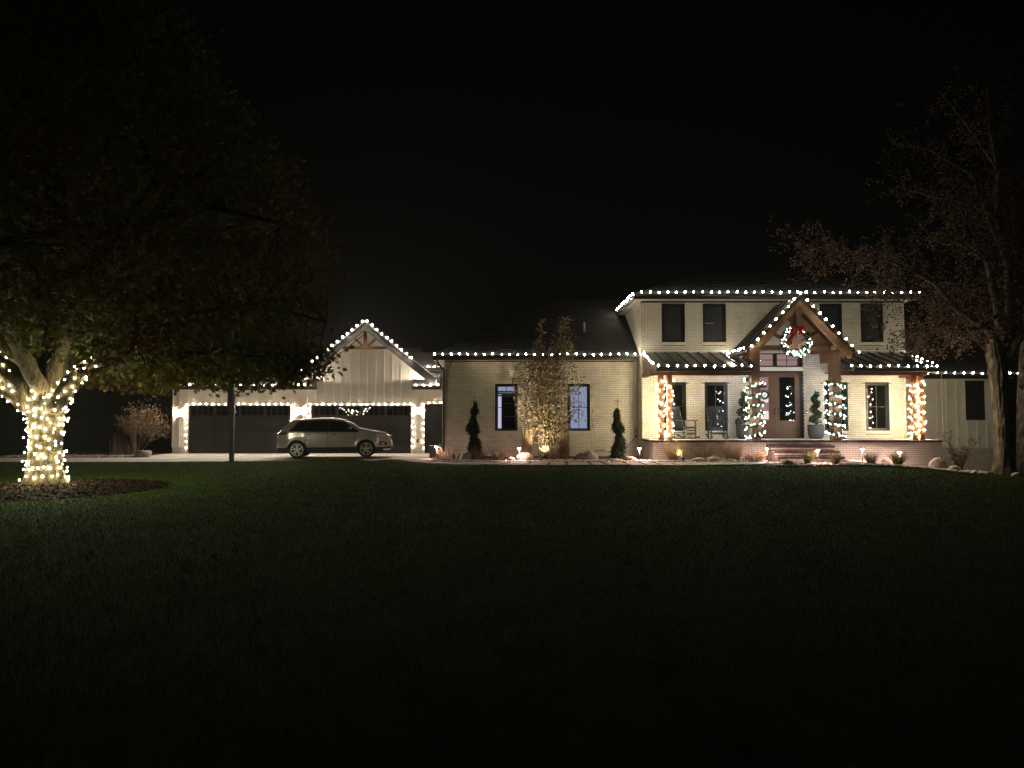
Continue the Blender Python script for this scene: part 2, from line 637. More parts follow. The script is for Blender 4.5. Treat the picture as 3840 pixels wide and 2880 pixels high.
def path_at(s, t):
    k = min(int(s), len(PATH) - 2)
    f = s - k
    p, q = Vector(PATH[k]), Vector(PATH[k + 1])
    p0, q1 = Vector(PATH[max(k - 1, 0)]), Vector(PATH[min(k + 2, len(PATH) - 1)])
    c = p + (q - p) * f
    d = ((q - p0).normalized() * (1 - f) + (q1 - p).normalized() * f).normalized()
    w = HW[k] + (HW[k + 1] - HW[k]) * f
    return c + Vector((-d.y, d.x)) * (t * w)


walk = sheet('walkway', 'grout', lambda a, b: tuple(path_at(a * (len(PATH) - 1.001), 1 - 2 * b)), 80, 6, .020)
rows, s = [], 0.0
while s < len(PATH) - 1.02:
    k = min(int(s), len(PATH) - 2)
    seg = (Vector(PATH[k + 1]) - Vector(PATH[k])).length
    rows.append(s)
    s += rnd.uniform(.42, .72) / seg
rows.append(len(PATH) - 1.02)
for a, b in zip(rows, rows[1:]):
    k = min(int(a), len(HW) - 2)
    m = 3 if HW[k] > .5 else 2
    cuts = [-1] + sorted(-1 + 2 * (i + rnd.uniform(-.22, .22)) / m for i in range(1, m)) + [1]
    for c0, c1 in zip(cuts, cuts[1:]):
        g = .016
        j = lambda: rnd.uniform(-.03, .03)
        cor = [path_at(a + .018 + j() * .3, c0 + g + j() * (c0 > -1)), path_at(b - .018 + j() * .3, c0 + g + j() * (c0 > -1)),
               path_at(b - .018 + j() * .3, c1 - g + j() * (c1 < 1)), path_at(a + .018 + j() * .3, c1 - g + j() * (c1 < 1))]
        mid = sum(cor, Vector((0, 0))) / 4
        z = H(*mid)
        dz = rnd.uniform(.036, .046)
        pts = [(p.x, p.y, H(p.x, p.y) + dz) for p in cor]
        MB().prism(pts, (0, 0, -.05)).build('flagstone', 'flagstone', walk)


# ================================================================== BUILDING HELPERS
def wall_boxes(mb, x0, x1, z0, z1, y0, y1, ops):
    X = sorted({x0, x1, *[max(x0, min(x1, v)) for o in ops for v in o[:2]]})
    Z = sorted({z0, z1, *[max(z0, min(z1, v)) for o in ops for v in o[2:]]})
    for a, b in zip(X, X[1:]):
        run = None
        for c, d in zip(Z, Z[1:]):
            hole = any(o[0] - 1e-6 <= a and b <= o[1] + 1e-6 and o[2] - 1e-6 <= c and d <= o[3] + 1e-6 for o in ops)
            if hole:
                if run:
                    mb.box(a, b, y0, y1, *run)
                run = None
            else:
                run = (run[0], d) if run else (c, d)
        if run:
            mb.box(a, b, y0, y1, *run)


BL, BH, JT = .2032, .0677, .0095


def brick_cells(x0, x1, z0, z1, ops):
    out = []
    nrow = int((z1 - z0) / BH)
    for i in range(nrow):
        za, zb = z0 + i * BH + JT / 2, z0 + (i + 1) * BH - JT / 2
        zc = (za + zb) / 2
        x = x0 - (BL / 2 if i % 2 else 0)
        cut = [o for o in ops if o[2] < zc < o[3]]
        while x < x1:
            segs = [(max(x, x0) + JT / 2, min(x + BL, x1) - JT / 2)]
            for o in cut:
                ns = []
                for a, b in segs:
                    if b <= o[0] or a >= o[1]:
                        ns.append((a, b))
                    else:
                        if a < o[0] - .02:
                            ns.append((a, o[0]))
                        if b > o[1] + .02:
                            ns.append((o[1], b))
                segs = ns
            out += [(a, b, za, zb) for a, b in segs if b - a > .025]
            x += BL
    return out


def unit_brick(name, mat, sx, sz, sy=.03):
    mb = MB()
    mb.cbox((0, 0, 0), sx, sz, sy, .004)
    # stand it up: local z (thickness) points to -y
    me_v = [(x, -z, y) for x, y, z in mb.v]
    mb.v = me_v
    me = bpy.data.meshes.new(name)
    me.from_pydata(mb.v, [], mb.f)
    me.materials.append(M[mat])
    return me


BRICK_ME = unit_brick('brick', 'brick', BL - JT, BH - JT, .014)


def lay_bricks(cells, Y, wall, pick, mbs, axis='x', mat='brick'):
    """brick faces stand 14 mm proud of the mortar at Y; the picked ones become single parts"""
    single = 0
    o0 = wloc(wall)
    for a, b, c, d in cells:
        if pick is not None and b - a > BL - JT - .004 and pick(a, b, c, d):
            o = bpy.data.objects.new('brick', BRICK_ME)
            COL.objects.link(o)
            o.parent = wall
            o.location = Vector(((a + b) / 2, Y - rnd.uniform(0, .0025), (c + d) / 2)) - o0
            single += 1
        else:
            y = Y - .014 - rnd.uniform(0, .0025)
            e = .0025
            if axis == 'x':
                mbs.add([(a, Y, c), (b, Y, c), (b, Y, d), (a, Y, d), (a + e, y, c + e), (b - e, y, c + e), (b - e, y, d - e), (a + e, y, d - e)],
                        [(4, 5, 6, 7), (0, 1, 5, 4), (1, 2, 6, 5), (2, 3, 7, 6), (3, 0, 4, 7)])
            else:
                # wall facing -x at x = Y, bricks run along y
                mbs.add([(Y, b, c), (Y, a, c), (Y, a, d), (Y, b, d), (y, b - e, c + e), (y, a + e, c + e), (y, a + e, d - e), (y, b - e, d - e)],
                        [(4, 5, 6, 7), (0, 1, 5, 4), (1, 2, 6, 5), (2, 3, 7, 6), (3, 0, 4, 7)])
    return single


def window(parent, x0, x1, z0, z1, Y, cols=2, rows=2, glass='dark_glass', frame='black_frame', fw=.055, sill=True, back=None, name='window', split=None):
    """frame ring in the opening, pane set back, muntins in front of the pane; Y = wall face"""
    mb = MB()
    y0, y1 = Y + .012, Y + .10
    mb.box(x0, x1, y0, y1, z0, z0 + fw)
    mb.box(x0, x1, y0, y1, z1 - fw, z1)
    mb.box(x0, x0 + fw, y0, y1, z0 + fw, z1 - fw)
    mb.box(x1 - fw, x1, y0, y1, z0 + fw, z1 - fw)
    for c in ((x0 - .022, x1 + .022, z0 - .007, z0 + .02), (x0 - .022, x1 + .022, z1 - .02, z1 + .022), (x0 - .022, x0 + .02, z0 + .02, z1 - .02), (x1 - .02, x1 + .022, z0 + .02, z1 - .02)):
        mb.box(c[0], c[1], Y - .019, y0 - .0005, c[2], c[3])
    w = mb.build(name, frame, parent)
    # inner sash
    s = MB()
    a, sw = fw + .002, .03
    s.box(x0 + a, x1 - a, y0 + .025, y1, z0 + a, z0 + a + sw)
    s.box(x0 + a, x1 - a, y0 + .025, y1, z1 - a - sw, z1 - a)
    s.box(x0 + a, x0 + a + sw, y0 + .025, y1, z0 + a + sw, z1 - a - sw)
    s.box(x1 - a - sw, x1 - a, y0 + .025, y1, z0 + a + sw, z1 - a - sw)
    s.build('sash', frame, w)
    px0, px1, pz0, pz1 = x0 + a + sw, x1 - a - sw, z0 + a + sw, z1 - a - sw
    MB().box(px0 - .005, px1 + .005, Y + .078, Y + .084, pz0 - .005, pz1 + .005).build('pane', glass, w)
    for i in range(1, cols):
        x = px0 + (px1 - px0) * i / cols
        MB().box(x - .010, x + .010, Y + .060, Y + .077, pz0, pz1).build('muntin', frame, w)
    for i in range(1, rows):
        z = pz0 + (pz1 - pz0) * i / rows
        MB().box(px0, px1, Y + .056, Y + .075, z - .010, z + .010).build('muntin', frame, w)
    if sill:
        n = round((x1 - x0 + .06) / BH)
        for i in range(n):
            x = x0 - .03 + (x1 - x0 + .06) * (i + .5) / n
            MB().box(x - .029, x + .029, Y - .034, Y + .011, z0 - .115, z0 - .008).build('sill_brick', 'brick', w)
    return w


def battens(parent, xs, z0, z1, Y, name='batten'):
    for x in xs:
        t = z1(x) if callable(z1) else z1
        b = z0(x) if callable(z0) else z0
        if t - b > .05:
            MB().box(x - .028, x + .028, Y - .022, Y - .0005, b, t).build(name, 'siding', parent)


def shingles(parent, p0, ux, uy, w, l, lo=None, hi=None, kind='stuff', name='shingle_courses'):
    """stepped shingle tabs on a roof plane: p0 eave corner, ux along the eave, uy up the slope"""
    p0, ux, uy = Vector(p0), Vector(ux).normalized(), Vector(uy).normalized()
    nrm = ux.cross(uy).normalized()
    if nrm.z < 0:
        nrm = -nrm
    mb = MB()
    rows_ = int(l / .145)
    for r in range(rows_):
        s = r * .145
        a = lo(s) if lo else 0
        b = hi(s) if hi else w
        x = a - rnd.uniform(0, .3)
        while x < b:
            wd = rnd.uniform(.16, .34)
            xa, xb = max(x, a), min(x + wd - .006, b)
            if xb - xa > .03:
                t = rnd.uniform(.010, .022)
                q = [p0 + ux * xa + uy * s + nrm * t, p0 + ux * xb + uy * s + nrm * t, p0 + ux * xb + uy * (s + .16) + nrm * .004, p0 + ux * xa + uy * (s + .16) + nrm * .004,
                     p0 + ux * xa + uy * s, p0 + ux * xb + uy * s]
                mb.add(q, [(0, 1, 2, 3), (4, 5, 1, 0)])
            x += wd
    o = mb.build(name, 'shingle', parent)
    o['kind'] = kind
    return o


def gutter(parent, x0, x1, Y, ztop, h=.13, d=.12, name='gutter'):
    """K-style gutter along x, its back at Y"""
    prof = [(0, 0), (-d * .62, 0), (-d * .72, h * .35), (-d * .98, h * .62), (-d, h * .9), (-d * .86, h * .9), (-d * .86, h), (-d, h + .006), (-d - .008, h), (0, h)]
    prof = [(0, 0), (-d * .62, 0), (-d * .74, h * .35), (-d * .96, h * .60), (-d, h), (0, h)]
    pts = [(x0, Y + a, ztop - h + b) for a, b in prof]
    return MB().prism(pts, (x1 - x0, 0, 0)).build(name, 'gutter', parent)


# ================================================================== GARAGE
GY = 35.0
gar = thing('garage', 'cream board and batten garage with black doors and lit gable', 'garage', (-9.5, GY, 0))
GX0, GX1 = -16.5, -2.3
D1 = (-15.71, -10.76, -.03, 2.33)
D2 = (-9.75, -4.90, -.03, 2.33)
D3 = (-4.24, -3.2, -.03, 2.40)
ZS = 3.10
GAX, GAZ, GSL = -7.06, 5.92, .81
gz = lambda x: GAZ - GSL * abs(x - GAX)
mb = MB()
wall_boxes(mb, GX0, GX1, .30, ZS + .06, GY, GY + .15, [D1, D2, D3])
gw = mb.build('wall', 'siding', gar)
MB().prism([(GAX - 3.42, GY, ZS + .061), (GAX + 3.42, GY, ZS + .061), (GAX, GY, GAZ - .02)], (0, .15, 0)).build('gable_wall', 'siding', gar)
# horizontal joint between the siding sheets
MB().box(-9.5, -4.8, GY - .004, GY - .0008, 3.318, 3.330).build('flashing_strip', 'soffit', gar)
# masonry base of the piers
for a, b in ((GX0 + .03, D1[0] - .06), (D1[1] + .06, D2[0] - .06), (D2[1] + .06, D3[0] - .06)):
    pb = MB().box(a, b, GY + .01, GY + .14, -.1, .299).build('pier_base', 'mortar', gar)
    mbs = MB()
    for c in brick_cells(a, b, -.04, .299, []):
        m = MB()
        lay_bricks([c], GY + .01, pb, None, m)
        m.build('brick', 'brick', pb)
# left side wall
MB().box(GX0, GX0 + .15, GY + .151, GY + 8, -.1, ZS + .05).build('side_wall', 'siding', gar)
# battens
bx = [GX0 + .05] + [GX0 + .35 + .412 * i for i in range(35)]
for x in bx:
    if x > GX1 - .1:
        continue
    d = next((o for o in (D1, D2, D3) if o[0] - .13 < x < o[1] + .13), None)
    z0 = d[3] + .13 if d else .30
    if abs(x - GAX) < 2.38:
        continue
    MB().box(x - .031, x + .031, GY - .036, GY - .0005, z0, ZS - .06).build('batten', 'siding', gar)
for i in range(-6, 7):
    x = GAX + i * .412
    if -9.5 < x < -4.8:
        z0 = D2[3] + .13 if D2[0] - .13 < x < D2[1] + .13 else .30
        MB().box(x - .031, x + .031, GY - .036, GY - .0005, z0, gz(x) - .05).build('batten', 'siding', gar)
MB().box(GX0, -9.55, GY - .024, GY - .0005, ZS - .058, ZS + .05).build('frieze_board', 'trim', gar)
MB().box(-4.79, GX1, GY - .024, GY - .0005, ZS - .058, ZS + .05).build('frieze_board', 'trim', gar)
for s in (-1, 1):
    MB().bar((GAX + s * .02, GY - .012, GAZ - .13), (GAX + s * 3.1, GY - .012, gz(GAX + s * 3.1) - .11), .022, .12, up=(0, 0, 1)).build('rake_trim', 'trim', gar)


def garage_door(D, top, cols, panes=True):
    x0, x1, z0, z1 = D
    g = MB().box(x0, x1, GY + .06, GY + .12, z0, z1).build('garage_door', 'garage_door', gar)
    # trim around the opening
    MB().box(x0 - .11, x0 - .001, GY - .035, GY + .06, z0 - .03, z1 + .12).build('door_trim', 'trim', gar)
    MB().box(x1 + .001, x1 + .11, GY - .035, GY + .06, z0 - .03, z1 + .12).build('door_trim', 'trim', gar)
    MB().box(x0, x1, GY - .035, GY + .06, z1 + .001, z1 + .12).build('door_trim', 'trim', gar)
    cw = (x1 - x0 - .1) / cols
    rows_ = 4
    rh = (z1 - z0) / rows_
    for r in range(rows_):
        for c in range(cols):
            a, b = x0 + .05 + c * cw + .05, x0 + .05 + (c + 1) * cw - .05
            c0, c1 = z0 + r * rh + .05, z0 + (r + 1) * rh - .05
            if r == rows_ - 1 and panes:
                pw = (b - a) / 4
                for k in range(4):
                    MB().box(a + k * pw + .012, a + (k + 1) * pw - .012, GY + .054, GY + .0595, c0 + .06, c1 - .02).build('pane', 'dark_glass', g)
                f = MB()
                for k in range(5):
                    f.box(a + k * pw - .011, a + k * pw + .011, GY + .042, GY + .0592, c0 + .04, c1)
                f.box(a + .0112, b - .0112, GY + .044, GY + .0592, c0 + .038, c0 + .058)
                f.box(a + .0112, b - .0112, GY + .044, GY + .0592, c1 - .018, c1)
                f.build('window_grille', 'garage_door', g)
            else:
                f = MB()
                t = .022
                f.box(a, b, GY + .040, GY + .0592, c0, c0 + t)
                f.box(a, b, GY + .040, GY + .0592, c1 - t, c1)
                f.box(a, a + t, GY + .041, GY + .0592, c0 + t, c1 - t)
                f.box(b - t, b, GY + .041, GY + .0592, c0 + t, c1 - t)
                f.box(a + .07, b - .07, GY + .052, GY + .0592, c0 + .07, c1 - .07)
                f.build('panel', 'garage_door', g)
    for r in range(1, rows_):
        MB().box(x0 + .01, x1 - .01, GY + .0585, GY + .0605, z0 + r * rh - .005, z0 + r * rh + .005).build('section_gap', 'black_frame', g)
    return g


garage_door(D1, 0, 4)
garage_door(D2, 0, 4)
# third, narrow door beside the brick wing
g3 = MB().box(D3[0], D3[1], GY + .06, GY + .12, D3[2], D3[3]).build('side_door', 'garage_door', gar)
MB().box(D3[0] - .10, D3[0] - .001, GY - .035, GY + .06, -.05, D3[3] + .12).build('door_trim', 'trim', gar)
MB().box(D3[0], D3[1], GY - .035, GY + .06, D3[3] + .001, D3[3] + .12).build('door_trim', 'trim', gar)
for k in range(3):
    MB().box(D3[0] + .12, D3[1] - .1, GY + .05, GY + .0592, .2 + k * .72, .78 + k * .72).build('panel', 'garage_door', g3)
# eaves left and right of the gable
for a, b in ((-16.95, -9.53), (-4.79, -3.5)):
    MB().box(a, b, 34.50, 34.995, ZS + .0005, ZS + .03).build('soffit', 'soffit', gar)
    MB().box(a, b, 34.46, 34.499, ZS - .02, ZS + .14).build('fascia', 'fascia', gar)
    gutter(gar, a, b, 34.459, ZS + .15)
    r = MB().prism([(a, 34.42, ZS + .151), (a, 34.42, ZS + .19), (a, 36.4, ZS + 1.18), (a, 36.4, ZS + 1.12)], (b - a, 0, 0)).build('roof', 'shingle', gar)
    shingles(r, (a, 34.42, ZS + .192), (1, 0, 0), (0, 1, .5), b - a, 2.1)
    MB().prism([(b + .0005, 34.47, ZS), (b + .0005, 34.47, ZS + .14), (b + .0005, 34.99, ZS + .4), (b + .0005, 34.99, ZS)], (.03, 0, 0)).build('eave_end', 'fascia', gar)
# gable roof and barge boards
for s in (-1, 1):
    e = GAX + s * 3.42
    top = [(GAX, 34.36, GAZ + .40), (e, 34.36, gz(e) + .40), (e, 34.36, gz(e) + .46), (GAX, 34.36, GAZ + .46)]
    r = MB().prism(top, (0, 5.6, 0)).build('gable_roof', 'shingle', gar)
    MB().prism([(GAX, 34.40, GAZ), (e, 34.40, gz(e)), (e, 34.40, gz(e) + .395), (GAX, 34.40, GAZ + .395)], (0, .06, 0)).build('barge_board', 'fascia', gar)
    MB().prism([(GAX, 34.47, GAZ + .03), (e, 34.47, gz(e) + .03), (e, 34.47, gz(e) + .39), (GAX, 34.47, GAZ + .39)], (0, .52, 0)).build('gable_soffit', 'soffit', gar)
# decorative truss
tr = MB().bar((-8.14, 34.52, 5.09), (-5.98, 34.52, 5.09), .10, .135).build('truss_beam', 'timber_x', gar)
MB().bar((GAX, 34.52, 5.165), (GAX, 34.52, GAZ - .02), .15, .10, up=(0, 1, 0)).build('king_post', 'timber', gar)
for s in (-1, 1):
    MB().bar((GAX + s * .12, 34.52, 5.17), (GAX + s * .50, 34.52, 5.53), .09, .09, up=(0, 1, 0)).build('strut', 'timber', gar)
# taller link behind, its eave shows right of the gable
ly = 36.2
lz = az(1396, ly)
MB().box(-5.0, -1.6, ly, ly + .15, 3.2, lz + .1).build('link_wall', 'siding', gar)
MB().box(-5.2, -1.6, ly - .45, ly - .41, lz - .01, lz + .18).build('fascia', 'fascia', gar)
MB().box(-5.2, -1.6, ly - .409, ly - .001, lz, lz + .03).build('soffit', 'soffit', gar)
MB().prism([(-5.2, ly - .5, lz + .181), (-5.2, ly - .5, lz + .22), (-5.2, ly + 1.6, lz + 1.15), (-5.2, ly + 1.6, lz + 1.1)], (3.6, 0, 0)).build('link_roof', 'shingle', gar)
MB().box(-3.75, -3.70, ly - .02, ly - .001, 3.3, lz).build('batten', 'siding', gar)
# main garage roof behind the gable
MB().prism([(-16.95, 36.4, ZS + 1.1), (-16.95, 36.4, ZS + 1.15), (-16.95, 39.0, ZS + 2.4), (-16.95, 43.5, ZS + .2), (-16.95, 43.4, ZS + .1), (-16.95, 39.0, ZS + 2.3)], (12.0, 0, 0)).build('main_roof', 'shingle', gar)
# small outlet box on the pier
ob = at(1567, 1653, GY - .04)
MB().cbox((ob.x, GY - .03, ob.z - .09), .10, .05, .17, .012).build('outlet_box', 'bronze', gar)


# ================================================================== HOUSE
house = thing('house', 'cream painted brick house with a two storey block and long low wing', 'house', (6.0, 27.0, 0))
WY, HY = 26.8, 25.8
WX0, MX0, MX1 = -2.53, 4.67, 14.13
ZW = az(1349, 26.35)       # wing soffit
ZT = az(1120, 25.35)       # main soffit
# --- wing
ww = [(ax(1858.6, WY), ax(1938.5, WY), az(1614.9, WY), az(1441.3, WY)), (ax(2131, WY), ax(2210.7, WY), az(1614.9, WY), az(1441.3, WY))]
mb = MB()
wall_boxes(mb, WX0, MX0, -.1, ZW, WY, WY + .2, ww)
wing = mb.build('brick_wall', 'mortar', house)
mbs = MB()
sill_ops = [(o[0] - .03, o[1] + .03, o[2] - .118, o[2]) for o in ww]
lay_bricks(brick_cells(WX0, MX0 - .02, .02, ZW - .02, ww + sill_ops), WY, wing, None, mbs)
mbs.build('bricks', 'brick', wing, kind='stuff')
MB().box(WX0, WX0 + .2, WY + .201, WY + 8.0, -.1, ZW).build('wing_side_wall', 'mortar', house)
MB().box(-2.3, 4.5, 31.2, 31.3, -.1, ZW).build('room_back_wall', 'dark_room', house)
w1 = window(house, *ww[0], WY, 2, 2, 'clear_glass')
w2 = window(house, *ww[1], WY, 2, 2, 'clear_glass')
# shallow pilaster joints beside the windows
for x, z0, z1 in ((ax(2221, WY), az(1622, WY), az(1432, WY)), (ax(1715, WY), az(1672, WY), az(1560, WY))):
    MB().box(x - .012, x + .012, WY - .0145, WY - .0118, z0, z1).build('expansion_joint', 'mortar', house)
# rooms behind the two wing windows, room light put into glowing surfaces: a blind, and a room with a white jamb and a dark door
x0, x1, z0, z1 = ww[1]
MB().box(x0 - .3, x1 + .3, WY + .55, WY + .56, z0 - .3, z1 + .3).build('window_blind', 'glow_blind_wall', house)
x0, x1, z0, z1 = ww[0]
MB().box(x0 - .6, x0 + .20, WY + 1.0, WY + 1.05, z0 - .6, z1 - .30).build('door_jamb', 'glow_jamb', house)
MB().box(x0 - .6, x1 + .5, WY + 1.1, WY + 1.15, z1 - .30, z1 + .4).build('room_wall', 'glow_blind_wall', house)
rd = MB().box(x0 + .20, x1 + .6, WY + 1.02, WY + 1.06, z0 - .6, z1 - .42).build('room_door', 'dark_room', house)
for k in range(3):
    MB().box(x0 + .30, x1 + .4, WY + 1.005, WY + 1.019, z0 + .02 + k * .5, z0 + .035 + k * .5).build('door_rail', 'wall_room', rd)
for k in range(3):
    MB().box(x0 - .6, x1 + .5, WY + .93 - k * .03, WY + 1.0, z1 - .42 + k * .075, z1 - .365 + k * .075).build('cornice', 'wall_room', rd)
# wing eave
ex0, ex1 = -2.86, MX0 - .012
MB().box(ex0, ex1, 26.34, WY - .016, ZW + .0005, ZW + .03).build('soffit', 'soffit', house)
MB().box(ex0, ex1, 26.30, 26.339, ZW - .01, ZW + .16).build('fascia', 'fascia', house)
gutter(house, ex0, ex1, 26.299, ZW + .15, .12)
MB().box(ex0 - .03, ex0 - .0005, 26.30, 31.0, ZW - .01, ZW + .16).build('fascia', 'fascia', house)
MB().box(ex0, WX0 - .001, WY, 31.0, ZW + .0007, ZW + .03).build('soffit', 'soffit', house)
# wing roof: hip, rising to a ridge behind
RS = .58
E0, RY = 26.24, 31.2
RZ = ZW + .165 + RS * (RY - E0)
zr = ZW + .165
hipx = ex0 - .05 + (RY - E0)
rm = MB()
rm.add([(ex0 - .05, E0, zr), (MX0 - .004, E0, zr), (MX0 - .004, RY, RZ), (hipx, RY, RZ), (ex0 - .05, 36.2, zr), (MX0 - .004, 36.2, zr)],
       [(0, 1, 2, 3), (4, 0, 3), (3, 2, 5, 4)])
wr = rm.build('wing_roof', 'shingle', house)
sl = math.sqrt(1 + RS * RS)
shingles(wr, (ex0 - .05, E0, zr + .004), (1, 0, 0), (0, 1, RS), MX0 + 2.9, (RY - E0) * sl, lo=lambda s: s / sl, hi=lambda s: MX0 - .01 - ex0 + .05)
# plumbing vent
vb = at(2192, 1290, 28.0)
vz = zr + RS * (28.0 - E0)
vp = MB().lathe([(.05, vz - .05), (.05, vz + .42), (.04, vz + .421), (.04, vz + .3)], 14, (ax(2192, 28), 28.0, 0)).build('vent_pipe', 'steel', wr)
MB().lathe([(.20, vz + .018), (.19, vz + .028), (.06, vz + .05), (.052, vz + .06)], 14, (ax(2192, 28), 28.0, 0)).build('flashing', 'steel', wr)

# --- main block
up_w = [(ax(a, HY), ax(b, HY), az(1282.6, HY), az(1140.5, HY)) for a, b in ((2487, 2569.4), (2642, 2724.5), (3083, 3162), (3237, 3317))]
lo_w = [(ax(a, HY), ax(b, HY), az(1614.5, HY), az(1435.5, HY)) for a, b in ((2487, 2571.4), (2645.8, 2727), (3094, 3178), (3248.5, 3333))]
PF = .995                                    # porch floor
DX0, DX1 = 8.55, ax(3014, HY)
zh0, zh1 = az(1391, HY), az(1376.6, HY)      # white header board
zt1 = az(1323, HY)                            # transom top
door_op = (DX0, DX1, PF - .3, zh0 + .03)
tr_op = (DX0, DX1, zh0, zt1)
mb = MB()
wall_boxes(mb, MX0, MX1, -.3, ZT, HY, HY + .2, up_w + lo_w + [(DX0, DX1, PF - .0, zt1)])
mw = mb.build('brick_wall', 'mortar', house)
mbs = MB()
allops = up_w + lo_w + [(DX0, DX1, 0, zt1)] + [(o[0] - .03, o[1] + .03, o[2] - .118, o[2]) for o in up_w + lo_w] + [(o[0] - .12, o[1] + .12, o[3], o[3] + .19) for o in lo_w]
cells = brick_cells(MX0, MX1, PF + .005, ZT - .02, allops)
cnt = [0]
def pick(a, b, c, d):
    if 4.12 < c and b < 8.05 and cnt[0] < 300:
        cnt[0] += 1
        return True
    return False
lay_bricks(cells, HY, mw, pick, mbs)
lay_bricks(brick_cells(MX0, MX0 + .3, .02, PF, []), HY, mw, None, mbs)
lay_bricks(brick_cells(HY, WY, .02, ZT - .05, []), MX0, mw, None, mbs, axis='y')
mbs.build('bricks', 'brick', mw, kind='stuff')
# soldier courses over the porch windows
for o in lo_w:
    n = round((o[1] - o[0] + .24) / BH)
    for i in range(n):
        x = o[0] - .12 + (o[1] - o[0] + .24) * (i + .5) / n
        MB().box(x - .029, x + .029, HY - .015, HY + .01, o[3] + .006, o[3] + .186).build('soldier_brick', 'brick', mw)
# left side wall of the upper storey, over the wing roof
MB().box(MX0, MX0 + .2, HY + .201, 33.0, 3.0, ZT).build('side_wall', 'siding', house)
MB().box(MX1 - .2, MX1, HY + .201, 33.0, -.6, ZT).build('side_wall', 'siding', house)
MB().box(MX0 + .21, MX1 - .21, 32.8, 33.0, -.6, ZT).build('back_wall', 'siding', house)
MB().box(MX0 + .21, MX1 - .21, HY + 1.6, HY + 1.65, -.3, ZT).build('room_back_wall', 'dark_room', house)
for i, o in enumerate(up_w):
    w = window(house, *o, HY, 1, 1, 'screen', fw=.045)
    z = (o[2] + o[3]) / 2
    if i == 1:
        MB().box(o[0] + .075, o[0] + .40, HY + .070, HY + .0775, z - .008, z + .008).build('meeting_rail', 'utility_grey', w)
for o in lo_w:
    window(house, *o, HY, 2, 2, 'dark_glass')
# flashing board where the porch roof meets the wall
for a, b in ((MX0 + .02, 7.9), (11.2, MX1)):
    MB().box(a, b, HY - .045, HY - .016, az(1324, HY) - .02, az(1313, HY)).build('flashing_board', 'trim', house)
# eaves of the upper storey
EX0, EX1, EY = MX0 - .32, MX1 + .28, 25.36
MB().box(EX0, EX1, EY, HY - .018, ZT + .0005, ZT + .03).build('soffit', 'soffit', house)
MB().box(EX0, MX0 - .001, HY, 33.3, ZT + .0007, ZT + .03).build('soffit', 'soffit', house)
MB().box(MX1 + .001, EX1, HY, 33.3, ZT + .0007, ZT + .03).build('soffit', 'soffit', house)
MB().box(EX0, EX1, EY - .04, EY - .0005, ZT - .015, ZT + .15).build('fascia', 'fascia', house)
MB().box(EX0 - .03, EX0 - .0005, EY - .04, 33.3, ZT - .015, ZT + .15).build('fascia', 'fascia', house)
MB().box(EX1 + .0005, EX1 + .03, EY - .04, 33.3, ZT - .015, ZT + .15).build('fascia', 'fascia', house)
gutter(house, EX0 - .03, EX1 + .03, EY - .041, ZT + .16, .125)
hz = ZT + .16
xm0, xm1 = EX0 - .05, EX1 + .05
ym, dd = EY - .1, 4.0
rm = MB()
rm.add([(xm0, ym, hz), (xm1, ym, hz), (xm1 - dd, ym + dd, hz + dd * .45), (xm0 + dd, ym + dd, hz + dd * .45), (xm0, ym + 2 * dd, hz), (xm1, ym + 2 * dd, hz)],
       [(0, 1, 2, 3), (4, 0, 3), (1, 5, 2), (3, 2, 5, 4)])
ur = rm.build('upper_roof', 'shingle', house)
sl2 = math.sqrt(1 + .45 ** 2)
shingles(ur, (xm0, ym, hz + .004), (1, 0, 0), (0, 1, .45), xm1 - xm0, dd * sl2, lo=lambda s: s / sl2, hi=lambda s: xm1 - xm0 - s / sl2)
# --- right wing, set back
VY = 29.0
VX0, VX1 = MX1 + .01, ax(3737, VY)
ZV = az(1419, 28.6)
zb = az(1676, VY)
vw = (ax(3621, VY), ax(3693, VY), az(1575, VY), az(1423, VY))
mb = MB()
wall_boxes(mb, VX0, VX1, zb, ZV, VY, VY + .2, [vw])
mb.build('side_wing_wall', 'siding', house)
vb_ = MB().box(VX0, VX1 - .02, VY + .02, VY + .2, -.8, zb - .002).build('side_wing_base', 'mortar', house)
mbs = MB()
lay_bricks(brick_cells(VX0, VX1 - .02, -.7, zb - .01, []), VY + .02, vb_, None, mbs)
mbs.build('bricks', 'brick', vb_, kind='stuff')
MB().box(VX1 - .2, VX1, VY + .201, 36, -.8, ZV).build('side_wall', 'siding', house)
window(house, *vw, VY, 1, 1, 'screen', fw=.05, sill=False)
for a, b, c, d in ((vw[0] - .10, vw[0] - .001, vw[2] - .1, vw[3]), (vw[1] + .001, vw[1] + .10, vw[2] - .1, vw[3]), (vw[0], vw[1], vw[2] - .1, vw[2] - .001)):
    MB().box(a, b, VY - .03, VY - .0005, c, d).build('window_trim', 'trim', house)
for i in range(13):
    x = ax(3515, VY) + .40 * i
    if x > VX1 - .05:
        break
    if vw[0] - .12 < x < vw[1] + .12:
        MB().box(x - .031, x + .031, VY - .034, VY - .0005, zb, vw[2] - .102).build('batten', 'siding', house)
    else:
        MB().box(x - .031, x + .031, VY - .034, VY - .0005, zb, ZV - .07).build('batten', 'siding', house)
MB().box(VX0, VX1, VY - .024, VY - .0005, ZV - .068, ZV - .002).build('frieze_board', 'trim', house)
MB().box(VX1 - .07, VX1 + .02, VY - .028, VY - .0255, zb, ZV - .07).build('corner_board', 'trim', house)
MB().box(VX0, VX1, VY - .03, VY + .02, zb - .05, zb - .0025).build('water_table', 'trim', house)
MB().box(VX0, VX1 + .4, 28.6, VY - .001, ZV + .0005, ZV + .03).build('soffit', 'soffit', house)
MB().box(VX0, VX1 + .4, 28.56, 28.599, ZV - .01, ZV + .16).build('fascia', 'fascia', house)
